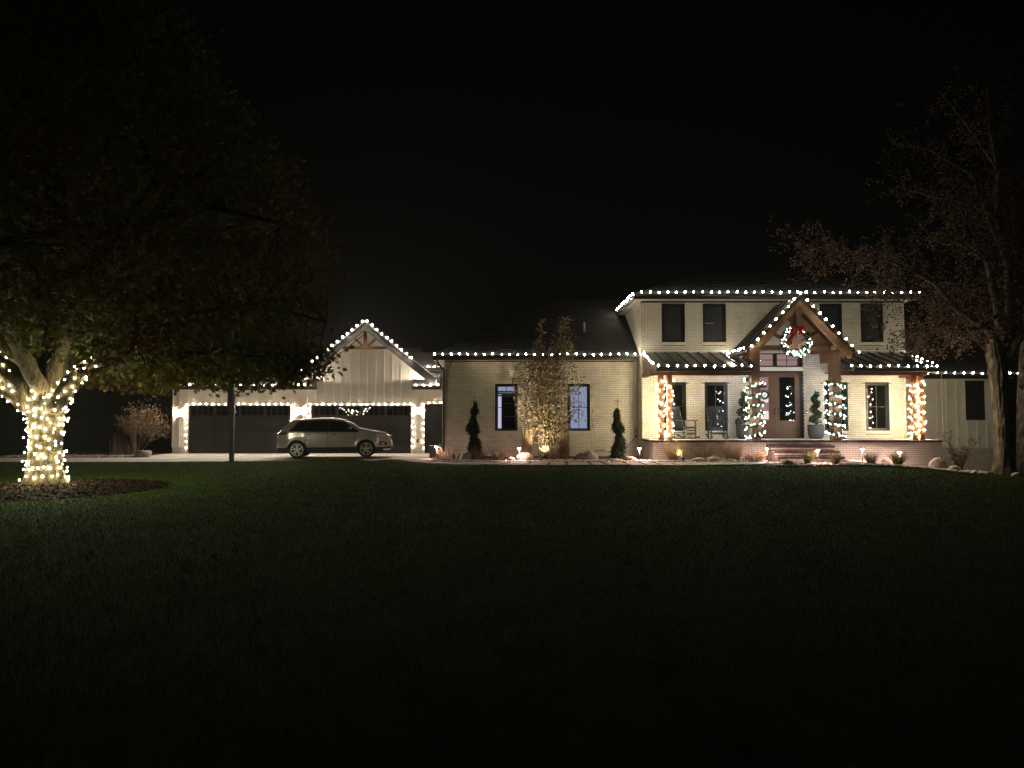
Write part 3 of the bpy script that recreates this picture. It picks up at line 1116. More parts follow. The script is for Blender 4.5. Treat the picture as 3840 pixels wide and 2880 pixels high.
gutter(house, VX0, VX1 + .4, 28.559, ZV + .16, .12)
MB().prism([(VX0, 28.45, ZV + .165), (VX0, 28.45, ZV + .2), (VX0, 33, ZV + 2.2), (VX0, 33, ZV + 2.1)], (VX1 + .5 - VX0, 0, 0)).build('side_wing_roof', 'shingle', house)
# downspout at the wing's corner
dsx = ax(1660, 26.62)
MB().tube([(ex0 + .12, 26.22, ZW + .06), (ex0 + .12, 26.25, ZW - .06), (ex0 + .17, 26.35, ZW - .16), (dsx, 26.6, ZW - .34), (dsx + .02, 26.68, ZW - .5), (dsx + .02, 26.70, 2.5), (dsx + .02, 26.70, .35), (dsx - .02, 26.55, .25)], .042, 8).build('downspout', 'fascia', house, smooth=True)
# electrical box and conduit on the wing wall
eb = at(2386, 1617, WY - .07)
e_ = MB().cbox((eb.x, WY - .075, eb.z - .14), .115, .11, .30, .012).build('outlet_box', 'utility_grey', house)
MB().tube([(eb.x - .01, WY - .05, eb.z - .3), (eb.x - .01, WY - .05, .25)], .017, 8).build('conduit', 'bronze', house)
MB().box(eb.x - .03, eb.x + .03, WY - .145, WY - .131, eb.z - .07, eb.z).build('cover', 'steel', e_)
# downspout between wing and main block
MB().box(MX0 - .115, MX0 - .035, WY - .10, WY - .03, .3, ZW - .02).build('downspout', 'siding', house)

# --- front doors and transom
fd = MB()
fd.box(DX0, DX0 + .09, HY + .01, HY + .14, PF, zh0)
fd.box(DX1 - .09, DX1, HY + .01, HY + .14, PF, zh0)
fd.box(DX0 + .09, DX1 - .09, HY + .01, HY + .14, zh0 - .07, zh0)
frame = fd.build('door_frame', 'black_frame', house)
mid = (DX0 + DX1) / 2
for s in (-1, 1):
    a, b = (DX0 + .092, mid - .004) if s < 0 else (mid + .004, DX1 - .092)
    z0, z1 = PF + .02, zh0 - .072
    pa, pb, pz0, pz1 = a + .13, b - .13, az(1577, HY), az(1414, HY)
    if s < 0:
        pa, pb = ax(2829, HY), ax(2887, HY)
    else:
        pa, pb = ax(2926, HY), ax(2985, HY)
    m = MB()
    wall_boxes(m, a, b, z0, z1, HY + .06, HY + .105, [(pa, pb, pz0, pz1)])
    leaf = m.build('door', 'door_wood', house)
    MB().box(pa - .003, pb + .003, HY + .08, HY + .086, pz0 - .003, pz1 + .003).build('pane', 'clear_glass' if s < 0 else 'dark_glass', leaf)
    f = MB()
    for c in ((pa - .03, pb + .03, pz0 - .03, pz0 - .001), (pa - .03, pb + .03, pz1 + .001, pz1 + .03), (pa - .03, pa - .001, pz0, pz1), (pb + .001, pb + .03, pz0, pz1)):
        f.box(c[0], c[1], HY + .045, HY + .0595, c[2], c[3])
    f.build('glass_bead', 'door_wood', leaf)
    MB().box(pa + .01, pb - .01, HY + .050, HY + .0595, PF + .18, pz0 - .13).build('panel', 'door_wood', leaf)
    MB().box(pa + .06, pb - .06, HY + .042, HY + .0498, PF + .23, pz0 - .18).build('raised_field', 'door_wood', leaf)
    hx = mid + s * .075
    hd = MB()
    hd.box(hx - .022, hx + .022, HY + .045, HY + .0595, 1.86, 2.10)
    hd.tube([(hx, HY + .045, 2.0), (hx, HY - .01, 2.0), (hx + s * .12, HY - .015, 2.0)], .012, 6)
    hd.build('handle', 'bronze', leaf)
MB().box(DX0 - .03, DX1 + .0, HY - .03, HY + .1, zh0 + .001, zh1).build('header_board', 'trim', house)
tm = MB()
t0, t1 = zh1 + .002, zt1
tm.box(DX0, DX1, HY + .01, HY + .1, t0, t0 + .05)
tm.box(DX0, DX1, HY + .01, HY + .1, t1 - .05, t1)
for x, w in ((DX0 + .03, .06), (DX1 - .06, .12), (ax(2911, HY), .13)):
    tm.box(x - w / 2, x + w / 2, HY + .01, HY + .1, t0 + .05, t1 - .05)
tw = tm.build('transom_window', 'black_frame', house)
MB().box(DX0, DX1, HY + .06, HY + .066, t0, t1).build('pane', 'clear_glass', tw)
MB().box(DX0, DX1, HY + .045, HY + .058, (t0 + t1) / 2 - .01, (t0 + t1) / 2 + .01).build('muntin', 'black_frame', tw)
MB().box(ax(2956, HY) - .012, ax(2956, HY) + .012, HY + .045, HY + .058, t0, t1).build('muntin', 'black_frame', tw)
MB().box(DX0, DX1, HY + .5, HY + .52, t0 - .3, t1 + .3).build('hall_glow_panel', 'glow_hall', house)  # upright sheet behind the transom, glows in place of hall light
# hall seen through the left leaf: wall glowing pinkish for room light, a lamp, a red valance, a cabinet that glows too
hy = HY + 1.2
MB().box(8.3, 9.75, hy, hy + .03, PF, 3.6).build('hall_wall', 'glow_hall', house)
MB().box(8.5, 9.5, hy - .12, hy - .06, az(1455, hy), az(1441, hy)).build('valance', 'bow_red', house)
lp = at(2867, 1487, hy - .3)
MB().lathe([(.12, lp.z - .22), (.15, lp.z - .1), (.10, lp.z + .1), (.04, lp.z + .2)], 14, (lp.x, lp.y, 0)).build('hall_lamp', 'glow_lamp_cabinet', house, smooth=True)
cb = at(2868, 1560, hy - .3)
MB().cbox((cb.x, cb.y, cb.z - .12), .24, .2, .30, .02).build('hall_cabinet', 'glow_lamp_cabinet', house)
# doorbell
db = at(3023, 1545, HY - .03)
d_ = MB().cbox((db.x, HY - .03, db.z - .06), .055, .03, .12, .008).build('doorbell', 'black_frame', house)
MB().lathe([(.012, -.008), (.012, 0)], 10, (db.x, HY - .046, db.z - .01), axis='y').build('button', 'door_led', d_)
# ================================================================== PORCH
PY = 24.0
PX0, PX1 = 4.71, 14.28
porch = thing('front_porch', 'raised brick front porch with timber gable, metal roofs and brick steps', 'porch', (9.5, PY, 0))
mb = MB().box(PX0, PX1, PY, HY - .02, -.35, PF - .075)
base = mb.build('porch_base', 'mortar', porch)
mbs = MB()
pc = [0]
def pickp(a, b, c, d):
    if a > 10.7 and pc[0] < 300:
        pc[0] += 1
        return True
    return False
lay_bricks(brick_cells(PX0, PX1, PF - .075 - 18 * BH, PF - .075, [(8.44, 10.59, -1, .88)]), PY, base, pickp, mbs)
lay_bricks(brick_cells(PY, HY - .02, PF - .075 - 18 * BH, PF - .075, []), PX0, base, None, mbs, axis='y')
mbs.build('bricks', 'brick', base, kind='stuff')
MB().box(PX0 - .02, PX1 + .02, PY + .175, HY - .019, PF - .0745, PF).build('porch_floor', 'concrete', porch)
CAP_ME = None
n = round((PX1 - PX0 + .08) / .098)
for i in range(n):
    x = PX0 - .04 + (PX1 - PX0 + .08) * (i + .5) / n
    MB().cbox((x, PY + .065, PF - .0735 + rnd.uniform(0, .002)), (PX1 - PX0 + .08) / n - .010, .21, .073, .005).build('cap_brick', 'redbrick', porch)
for k in range(15):
    y = PY + .235 + .104 * (k + .5)
    if y < HY - .1:
        MB().cbox((PX0 - .05, y, PF - .0735), .12, .094, .073, .005).build('cap_brick', 'redbrick', porch)
# steps: brick risers, red brick nosings
for k in range(3):
    y0 = 23.65 - .35 * k
    zt = PF - .165 * (k + 1)
    st = MB().box(8.47, 10.56, y0 + .03, y0 + .36 if k else PY - .001, .1, zt - .071).build('step', 'mortar', porch)
    for c in brick_cells(8.47, 10.56, zt - .072 - (3 if k == 2 else 1) * BH, zt - .071, []):
        m = MB()
        lay_bricks([c], y0 + .03, st, None, m)
        m.build('brick', 'brick', st)
    m = 21
    for i in range(m):
        x = 8.44 + 2.15 * (i + .5) / m
        MB().cbox((x, y0 + .19, zt - .07), 2.15 / m - .010, .37, .07, .006).build('tread_brick', 'redbrick', st)

# posts
BIG = [(8.15, 24.18), (10.85, 24.18)]
SMALL = [(4.99, 24.12), (5.27, 24.12), (13.43, 24.12), (13.68, 24.12)]
TB = 3.16
for x, y in SMALL:
    MB().box(x - .082, x + .082, y - .082, y + .082, PF + .001, TB - .001).build('post', 'cedar', porch)
for x, y in BIG:
    MB().cbox((x, y, PF + .001), .30, .30, 4.0 - PF, .012).build('post', 'timber', porch)
# eave beams
for a, b in ((MX0 + .12, 7.998), (11.002, 13.86)):
    MB().box(a, b, 24.03, 24.20, TB, TB + .17).build('eave_beam', 'cedar', porch)
for x in (13.56,):
    MB().box(x - .05, x + .05, 23.92, 24.3, TB - .06, TB - .001).build('corbel', 'cedar', porch)
MB().box(MX0 + .0, MX0 + .12, 24.2, HY - .02, TB, TB + .17).build('side_beam', 'cedar', porch)
MB().box(13.86, 13.98, 24.2, HY - .02, TB, TB + .17).build('side_beam', 'cedar', porch)
# shed roofs of standing seam metal
FZ = az(1378, 23.48)
WZ = az(1324, HY) - .02
def shed(x0, x1, endl, endr):
    sl = (WZ - FZ) / (HY - .05 - 23.48)
    zat = lambda y: FZ + sl * (y - 23.48)
    r = MB().prism([(x0, 23.46, zat(23.46)), (x0, HY - .05, zat(HY - .05)), (x0, HY - .05, zat(HY - .05) + .03), (x0, 23.46, zat(23.46) + .03)], (x1 - x0, 0, 0)).build('metal_roof', 'metal_roof', porch)
    n = round((x1 - x0) / .42)
    for i in range(n + 1):
        x = x0 + .012 + (x1 - x0 - .024) * i / n
        MB().bar((x, 23.465, zat(23.465) + .052), (x, HY - .06, zat(HY - .06) + .052), .024, .044).build('seam', 'metal_roof', r)
    # wooden ceiling under it
    MB().prism([(x0 + .05, 23.6, zat(23.6) - .12), (x0 + .05, HY - .06, zat(23.6) - .10), (x0 + .05, HY - .06, zat(23.6) - .08), (x0 + .05, 23.6, zat(23.6) - .10)], (x1 - x0 - .1, 0, 0)).build('porch_ceiling', 'timber_x', porch)
    MB().box(x0, x1, 23.49, 23.53, FZ - .13, FZ - .004).build('fascia', 'fascia', porch)
    gutter(porch, x0, x1, 23.489, FZ + .005, .13)
    for e, x in ((endl, x0 + .001), (endr, x1 - .031)):
        if e:
            MB().prism([(x, 23.5, FZ - .16), (x, HY - .06, FZ - .16), (x, HY - .06, zat(HY - .06) - .002), (x, 23.5, zat(23.5) - .002)], (.03, 0, 0)).build('end_panel', 'timber', porch)
    return zat
zat = shed(4.70, 7.86, True, False)
shed(11.14, 13.95, False, True)

# timber gable over the door
QX, QZ, QS = 9.5, az(1122, 23.72), 1.03
qz = lambda x: QZ - QS * abs(x - QX)
FT = 1.70
for s in (-1, 1):
    e = QX + s * FT
    w = .18
    MB().prism([(QX, 23.62, QZ), (e, 23.62, qz(e)), (e, 23.62, qz(e) - w * 1.0), (e - s * .09, 23.62, qz(e) - w * 1.32), (QX, 23.62, QZ - w * 1.45)], (0, .14, 0)).build('rafter', 'timber_x', porch)
    MB().prism([(QX, 24.12, QZ - .02), (e, 24.12, qz(e) - .02), (e - s * .05, 24.12, qz(e) - w * 1.2), (QX, 24.12, QZ - w * 1.4)], (0, .14, 0)).build('rafter', 'timber_x', porch)
    r = MB().prism([(QX, 23.56, QZ + .07), (e + s * .08, 23.56, qz(e + s * .08) + .07), (e + s * .08, 23.56, qz(e + s * .08) + .10), (QX, 23.56, QZ + .10)], (0, HY - .02 - 23.56, 0)).build('gable_roof', 'metal_roof', porch)
    for i in range(5):
        y = 23.60 + i * .5
        MB().bar((QX + s * .02, y, QZ + .105), (e + s * .07, y, qz(e + s * .07) + .125), .02, .04, up=(0, 0, 1)).build('seam', 'metal_roof', r)
    # board lining under the roof
    for k in range(10):
        y0 = 23.60 + k * .218
        MB().prism([(QX + s * .001, y0, QZ + .012), (e, y0, qz(e) + .012), (e, y0, qz(e) + .06), (QX + s * .001, y0, QZ + .06)], (0, .212, 0)).build('lining_board', 'timber_x', porch)
    # wall plate beams from the posts back to the house
    px = QX + s * 1.35
    MB().box(px - .13, px + .13, 23.70, HY - .03, 4.002, 4.16).build('plate_beam', 'timber', porch)
    MB().box(px - .10, px + .10, 24.34, 25.1, 3.62, 4.0).build('plate_bracket', 'timber', porch)
    # eave gutter of the gable roof
    ge = e + s * .10
    MB().box(min(ge, ge + s * .10), max(ge, ge + s * .10), 23.56, HY - .05, qz(e) - .12, qz(e) - .02).build('gable_gutter', 'gutter', porch)
MB().box(QX - 1.2, QX + 1.2, 24.11, 24.27, 4.003, 4.17).build('tie_beam', 'timber_x', porch)
MB().box(QX - .085, QX + .085, 24.12, 24.26, 4.171, QZ - .32).build('king_post', 'timber', porch)
for s in (-1, 1):
    MB().bar((QX + s * .09, 24.19, 4.22), (QX + s * .78, 24.19, qz(QX + s * .78) - .22), .10, .10, up=(0, 1, 0)).build('strut', 'timber', porch)
MB().prism([(QX - .10, 23.60, QZ - .33), (QX + .10, 23.60, QZ - .33), (QX + .10, 23.60, QZ - .46), (QX, 23.60, QZ - .58), (QX - .10, 23.60, QZ - .46)], (0, .17, 0)).build('pendant', 'timber', porch)
# ================================================================== LIGHT STRINGS
_bm = {}


def bulb_mesh(mat, r, k=1.3, n=1):
    key = (mat, r, k)
    if key not in _bm:
        vs, fs = ICO[n]
        me = bpy.data.meshes.new('bulb')
        me.from_pydata([(v.x * r, v.y * r, v.z * r * k) for v in vs], [], fs)
        me.materials.append(M[mat])
        me.polygons.foreach_set('use_smooth', [True] * len(fs))
        _bm[key] = me
    return _bm[key]


def along(pts, step, start=0.0):
    """points every step along a polyline"""
    out, d = [], start
    for p, q in zip(pts, pts[1:]):
        p, q = Vector(p), Vector(q)
        L = (q - p).length
        while d <= L:
            out.append(p + (q - p) * (d / L))
            d += step
        d -= L
    return out


def add_bulbs(root, P, mat, r, k=1.3, jit=.0, tilt=0.0, drop=0.0):
    o0 = wloc(root)
    me = bulb_mesh(mat, r, k)
    for p in P:
        if drop and rnd.random() < drop:
            continue
        o = bpy.data.objects.new('bulb', me)
        COL.objects.link(o)
        o.parent = root
        o.location = Vector(p) - o0 + Vector((rnd.uniform(-jit, jit), rnd.uniform(-jit, jit), rnd.uniform(-jit, jit)))
        o.scale = [rnd.uniform(.80, 1.12)] * 3
        o.rotation_euler = (rnd.uniform(-tilt, tilt), rnd.uniform(-tilt, tilt), rnd.uniform(0, 3))


def string(label, runs, step, mat, r, name='light_string', group=None, wire='cable', wr=.007, dz=-.035, jit=.020, k=1.3, start=.0, drop=0.0):
    t = thing(name, label, 'string lights', tuple(runs[0][0]), 0, group)
    mb = MB()
    for run in runs:
        run = [Vector(p) for p in run]
        mb.tube([p + Vector((0, 0, dz)) for p in run], wr, 5)
        add_bulbs(t, along(run, step, start), mat, r, k, jit, .35, drop)
    mb.build('wire', wire, t)
    return t


RB = .027
ST = .305
zg = ZS + .20
GRP = 'string lights along the roof edges'
string('string of white bulbs along the garage eave under the tree branches', [[(-16.9, 34.34, zg), (-9.6, 34.34, zg)]], ST, 'bulb_garage', RB, group=GRP, drop=.06)
string('string of white bulbs up and over the garage gable', [[(GAX - 3.2, 34.33, gz(GAX - 3.2) + .52), (GAX, 34.33, GAZ + .52), (-4.72, 34.33, gz(-4.72) + .52)]], ST, 'bulb_garage', RB, group=GRP)
string('four bulbs on the short eave right of the garage gable', [[(-4.56, 34.34, zg), (-3.55, 34.34, zg)]], .33, 'bulb_garage', RB, group=GRP)
string('bulbs on the small roof between garage gable and brick wing', [[(-4.85, ly - .48, lz + .25), (-3.3, ly - .48, lz + .25)]], .33, 'bulb_garage', RB, group=GRP)
string('string of white bulbs along the low brick wing eave', [[(ex0 - .04, 26.9, ZW + .19), (ex0 - .04, 26.4, ZW + .19)], [(ex0 + .03, 26.17, ZW + .19), (ex1 - .03, 26.17, ZW + .19)]], ST, 'bulb_roof', RB, group=GRP)
string('string of white bulbs along the upper storey eave', [[(EX0 - .06, 29.4, ZT + .2), (EX0 - .06, 25.36, ZT + .2)], [(EX0 + .22, EY - .18, ZT + .205), (EX1 + .06, EY - .18, ZT + .205)]], ST, 'bulb_roof', RB, group=GRP, drop=.02)
zf = FZ + .05
string('bulbs along the metal porch roof left of the door gable', [[(4.66, 25.5, zat(25.5) + .07), (4.66, 23.6, zat(23.6) + .07)], [(4.75, 23.36, zf), (7.9, 23.36, zf)]], ST, 'bulb_roof', RB, group=GRP)
string('bulbs along the metal porch roof right of the door gable', [[(13.96, 25.3, zat(25.3) + .07), (13.96, 23.6, zat(23.6) + .07)], [(11.05, 23.36, zf), (13.95, 23.36, zf)]], ST, 'bulb_roof', RB, group=GRP)
ql = QX - FT - .16
qr = QX + FT + .16
string('bulbs outlining the timber gable over the front door', [[(ql, 25.5, qz(ql) + .27), (ql, 23.70, qz(ql) + .30)], [(QX - FT + .06, 23.54, qz(QX - FT) + .19), (QX, 23.52, QZ + .18), (qr - .06, 23.54, qz(qr) + .20), (qr + .12, 23.56, qz(qr) + .1)]], .30, 'bulb_roof', RB, group=GRP)
string('string of white bulbs along the set back right wing eave', [[(VX0 + .5, 28.42, ZV + .21), (VX1 + 1.2, 28.42, ZV + .21)]], .36, 'bulb_roof', RB, group=GRP, drop=.08)
GD = 'string lights framing the garage doors'
for D, lab in ((D1, 'bulbs framing the garage door behind the basketball pole'), (D2, 'bulbs framing the garage door behind the parked car'), (D3, 'bulbs framing the narrow door beside the brick wing')):
    yb = GY - .065
    zt_ = D[3] + .055
    if D is D3:
        runs = [[(D[0] - .05, yb, .25), (D[0] - .05, yb, zt_), (D[1], yb, zt_)]]
    else:
        runs = [[(D[0] - .09, yb, .30), (D[0] - .09, yb, zt_), (D[1] + .09, yb, zt_), (D[1] + .09, yb, .30)]]
    string(lab, runs, ST, 'bulb_door', .022, group=GD, dz=0, wire='wire_white', wr=.006)

# ================================================================== SCONCES, PATH LIGHTS, UPLIGHTS
for (u, v), lab in (((672, 1547.6), 'up and down wall sconce on the outermost garage corner'), ((1125, 1541.5), 'up and down wall sconce between the two garage doors'), ((1567, 1539.7), 'up and down wall sconce between garage door and narrow door')):
    p = at(u, v, GY - .10)
    t = thing('wall_sconce', lab, 'sconce', (p.x, GY, p.z), 0, 'garage wall sconces')
    MB().box(-.065, .065, -.03, -.001, -.18, .18).build('backplate', 'bronze', t, local=True)
    MB().lathe([(.066, -.022), (.066, .022)], 16, (0, -.10, 0)).build('band', 'bronze', t, local=True)
    for s in (-1, 1):
        MB().lathe([(.055, s * .0225), (.055, s * .135)], 16, (0, -.10, 0)).build('glass_shade', 'sconce_glass', t, local=True, smooth=False)
        MB().lathe([(.074, s * .136), (.074, s * .148)], 16, (0, -.10, 0)).build('end_ring', 'bronze', t, local=True)
        for a in (.8, 2.3, 3.9, 5.5):
            pass


def path_light(u, v, Y, lab, h=None):
    p = at(u, v, Y)
    z0 = H(p.x, Y)
    t = thing('path_light', lab, 'path light', (p.x, Y, z0), 0, 'path lights along the planting beds')
    h = h or .46
    lean = rnd.uniform(-.012, .012)
    MB().tube([(0, 0, -.02), (lean, 0, h - .03)], [.013, .011], 8).build('post', 'bronze_post', t, local=True, smooth=True)
    MB().lathe([(.024, h - .032), (.042, h - .026), (.044, h - .002)], 16, (lean, 0, 0)).build('lens', 'path_lens', t, local=True)
    MB().lathe([(.088, h - .006), (.090, h + .000), (.055, h + .020), (.022, h + .034), (.018, h + .052), (.008, h + .056)], 18, (lean, 0, 0)).build('cap', 'bronze', t, local=True, smooth=True)
    return t


PLS = [(1637, 1722, 24.6, 'path light in front of the dark box at the wing corner'), (1948, 1732, 23.35, 'path light beside the large pink boulder'),
       (2399, 1737, 23.3, 'path light in front of the outlet box near the porch corner'), (2879, 1738, 23.15, 'path light just left of the brick steps'),
       (3067, 1746, 21.9, 'path light in front of the brick steps'), (3234, 1738, 23.1, 'path light against the porch wall right of the steps'),
       (3373, 1740, 23.2, 'path light behind the rightmost grass clump')]
for a in PLS:
    path_light(*a)


def uplight(u, Y, aim, power, lab, cone=95):
    x = ax(u, Y)
    z0 = H(x, Y)
    t = thing('uplight', lab, 'spotlight', (x, Y, z0), 0, 'garden uplights')
    d = (Vector(aim) - Vector((x, Y, z0 + .14))).normalized()
    MB().tube([(0, 0, -.03), (0, 0, .10)], .012, 6).build('stake', 'bronze', t, local=True)
    c = Vector((0, 0, .13))
    MB().tube([c - d * .07, c + d * .05], .038, 12).build('housing', 'bronze', t, local=True)
    MB().tube([c + d * .0505, c + d * .054], .033, 12).build('lens', 'door_led', t, local=True)
    l = bpy.data.lights.new('uplight_lamp', 'SPOT')
    l.energy = power
    l.color = (1.0, .84, .58)
    l.spot_size = R(cone)
    l.spot_blend = .8
    l.shadow_soft_size = .035
    o = bpy.data.objects.new('lamp', l)
    COL.objects.link(o)
    o.parent = t
    o.location = c + d * .07
    o.rotation_euler = d.to_track_quat('-Z', 'Y').to_euler()
    return t


uplight(2026, 23.35, (1.12, 24.6, 1.9), 300, 'small uplight under the leafy clump between the wing windows', 80)
uplight(2559, 23.25, (5.2, 23.6, 1.0), 22, 'small uplight beside the plumed grass at the porch', 85)

# ================================================================== PARKED CAR
car = thing('parked_car', 'champagne grey crossover car parked before the garage doors', 'car', (0, 0, 0))
ZK = 1.05
TOP = [(0.0, .80), (.06, 1.08), (.16, 1.19), (.26, 1.26), (.40, 1.40), (.56, 1.55), (.62, 1.585), (1.06, 1.655), (1.69, 1.695), (2.30, 1.685), (2.79, 1.62), (3.16, 1.46), (3.48, 1.245), (3.70, 1.185),
       (4.14, 1.115), (4.45, 1.05), (4.62, .97), (4.72, .82), (4.78, .66)]
BELT = [(0, .78), (.2, 1.10), (.8, 1.12), (2.0, 1.085), (3.2, 1.06), (3.6, 1.06), (4.2, 1.0), (4.5, .93), (4.78, .62)]
XR, XF, WR_, RA = .86, 3.73, .36, .405


def lerp(T, x):
    return interp(T, x)


def zbot(x):
    z = .24
    if x < .12:
        z = .24 + (.12 - x) * 1.2
    if x > 4.60:
        z = .24 + (x - 4.60) * .8
    for c in (XR, XF):
        if abs(x - c) < RA:
            z = max(z, .355 + math.sqrt(RA * RA - (x - c) ** 2))
    return z


def wid(x):
    w = .935
    if x < .7:
        w -= .17 * ((.7 - x) / .7) ** 2.4
    if x > 3.9:
        w -= .34 * ((x - 3.9) / .88) ** 2.6
    return w


def S(x, z):
    """half width of the body at x, height z"""
    w = wid(x)
    b = lerp(BELT, x)
    if z < .62:
        w -= .05 * ((.62 - z) / .4) ** 1.5
    elif z < b:
        w -= .018 * (z - .62) / max(.05, b - .62)
    else:
        w -= .018 + (z - b) * .42
    # fender flare round the wheels
    for c in (XR, XF):
        d = math.hypot(x - c, z - .355)
        if d < .56 and z < b:
            w += .018 * max(0, 1 - abs(d - .42) / .14)
    # crease along the doors
    if 1.1 < x < 3.3:
        w -= .014 * math.exp(-((z - .60) / .035) ** 2)
        w += .008 * math.exp(-((z - .98) / .04) ** 2)
    return w


def topz(x):
    return lerp(TOP, x)


stn = sorted({round(i * .06, 3) for i in range(80)} | {4.72, 4.75, 4.78, .02} | {round(c + RA * math.cos(math.pi * k / 14) * s, 3) for c in (XR, XF) for k in range(15) for s in (.999, 1.001)})
NS = 9
mb = MB()
ringsz = []
for x in stn:
    zb_, b, t = zbot(x), lerp(BELT, x), topz(x)
    b = min(b, t - .02)
    pts = [(0.0, zb_), (S(x, zb_ + .02) - .06, zb_)]
    for k in range(NS):
        z = zb_ + .03 + (b - zb_ - .03) * k / (NS - 1)
        pts.append((S(x, z), z))
    g = t - b
    for k in (.35, .7, .92):
        z = b + g * k
        pts.append((max(.05, S(x, z)), z))
    ws = max(.05, S(x, t))
    pts += [(ws - .07 if ws > .2 else ws * .7, t + .004), (ws * .55, t + .018), (0.0, t + .024)]
    half = pts
    ringsz.append([(x, -y, z) for y, z in half] + [(x, y, z) for y, z in reversed(half[1:-1])])
nr = len(ringsz[0])
vs = [p for r_ in ringsz for p in r_]
fs = [(i * nr + k, (i + 1) * nr + k, (i + 1) * nr + (k + 1) % nr, i * nr + (k + 1) % nr) for i in range(len(stn) - 1) for k in range(nr)]
fs += [tuple(range(nr)), tuple(range((len(stn) - 1) * nr + nr - 1, (len(stn) - 1) * nr - 1, -1))]
mb.add(vs, fs)
body = mb.build('body', 'car_paint', car, local=True, smooth=True)


def patch(name, mat, x0, x1, lo, hi, parent=car, off=.006, nx=24, nz=5, sides=(-1, 1)):
    for s in sides:
        m = MB()
        def f(a, b_):
            x = x0 + (x1 - x0) * a
            z = lo(x) + (max(hi(x), lo(x)) - lo(x)) * b_
            return (x, s * (S(x, z) + off), z)
        m.grid(f, nx, nz)
        if s < 0:
            pass
        o = m.build(name, mat, parent, local=True, smooth=True)
    return o


# glass house: windshield, side windows with pillars
roofl = lambda x: topz(x) - .085
dlo_hi = lambda x: min(roofl(x), 1.10 + (3.46 - x) * .66, 1.145 + (x - .50) * 1.0)
dlo_lo = lambda x: lerp(BELT, x) + .03
patch('window_band', 'car_trim', .52, 3.44, dlo_lo, dlo_hi, off=.004, nx=50)
patch('rear_quarter_window', 'car_glass', .72, 1.18, lambda x: dlo_lo(x) + .03, lambda x: dlo_hi(x) - .035, off=.009)
patch('rear_side_window', 'car_glass', 1.22, 2.10, lambda x: dlo_lo(x) + .02, lambda x: dlo_hi(x) - .03, off=.009)
patch('front_side_window', 'car_glass', 2.20, 3.34, lambda x: dlo_lo(x) + .02, lambda x: dlo_hi(x) - .03, off=.009)
patch('window_chrome', 'chrome', .62, 3.40, lambda x: lerp(BELT, x) + .012, lambda x: lerp(BELT, x) + .026, off=.009, nz=1, nx=40)


def top_patch(name, mat, x0, x1, k, off=.02):
    m = MB()
    def f(a, b_):
        x = x0 + (x1 - x0) * a
        w = max(.05, S(x, topz(x))) * k
        y = w * (2 * b_ - 1)
        return (x, y, topz(x) + .004 + .020 * (1 - abs(2 * b_ - 1) * k) + off)
    m.grid(f, 10, 8)
    return m.build(name, mat, car, local=True, smooth=True)


top_patch('windshield', 'car_glass', 2.86, 3.52, .86, .008)
top_patch('rear_window', 'car_glass', .24, .52, .80, .008)
# spoiler and aerial
MB().prism([(.42, -.62, 1.575), (.66, -.64, 1.615), (.66, -.64, 1.64), (.44, -.62, 1.60)], (0, 1.26, 0)).build('spoiler', 'car_paint', car, local=True)
MB().prism([(1.02, -.02, 1.665), (1.20, -.02, 1.675), (1.16, -.02, 1.70), (1.05, -.02, 1.735)], (0, .04, 0)).build('antenna_fin', 'car_trim', car, local=True)
# lower cladding
patch('sill_cladding', 'car_trim', 1.24, 3.35, lambda x: .235, lambda x: .455 - .03 * sm(1.24, 1.7, x) * 0, off=.012, nx=30)
patch('rear_bumper_cladding', 'car_trim', .02, .50, lambda x: zbot(x) + .005, lambda x: .46, off=.012)
patch('front_bumper_cladding', 'car_trim', 4.14, 4.76, lambda x: zbot(x) + .005, lambda x: .44, off=.012)
patch('bumper_chin', 'chrome', 4.45, 4.74, lambda x: .30, lambda x: .36, off=.018, nz=2)
# shut lines, handles
for x in (1.19, 2.14, 3.24):
    patch('door_gap', 'car_trim', x - .008, x + .008, lambda q: .46, lambda q: dlo_lo(q), off=.004, nx=1, nz=14)
patch('fuel_gap', 'car_trim', .50, .506, lambda q: .7, lambda q: .9, off=.004, nx=1, nz=6)
for x in (1.24, 2.30):
    for s in (-1, 1):
        y = S(x, 1.0) + .02
        MB().bar((x - .02, s * y, 1.012), (x + .20, s * y, 1.006), .03, .034).build('door_handle', 'car_trim', car, local=True)
# lamps
patch('headlight', 'lamp_lens', 4.12, 4.70, lambda x: .84 + .10 * (4.7 - x) * .5, lambda x: min(lerp(BELT, x) + .012, .995), off=.010, nx=12)
patch('headlight_bezel', 'car_trim', 4.00, 4.20, lambda x: .935, lambda x: .935 + .09 * (x - 4.0) / .2, off=.008, nx=6, nz=2)
patch('fog_lamp_housing', 'car_trim', 4.28, 4.60, lambda x: .50 + .04 * (4.6 - x), lambda x: .69 - .20 * (x - 4.28), off=.009, nx=8)
patch('fog_lamp', 'lamp_lens', 4.36, 4.50, lambda x: .545, lambda x: .60, off=.014, nx=4, nz=2)
patch('tail_light', 'tail_lens', .06, .44, lambda x: .99 + .06 * x, lambda x: 1.08 + .05 * x, off=.010, nx=8)
MB().box(-.015, .08, -.72, .72, 1.03, 1.09).build('tail_light_bar', 'tail_lens', car, local=True)
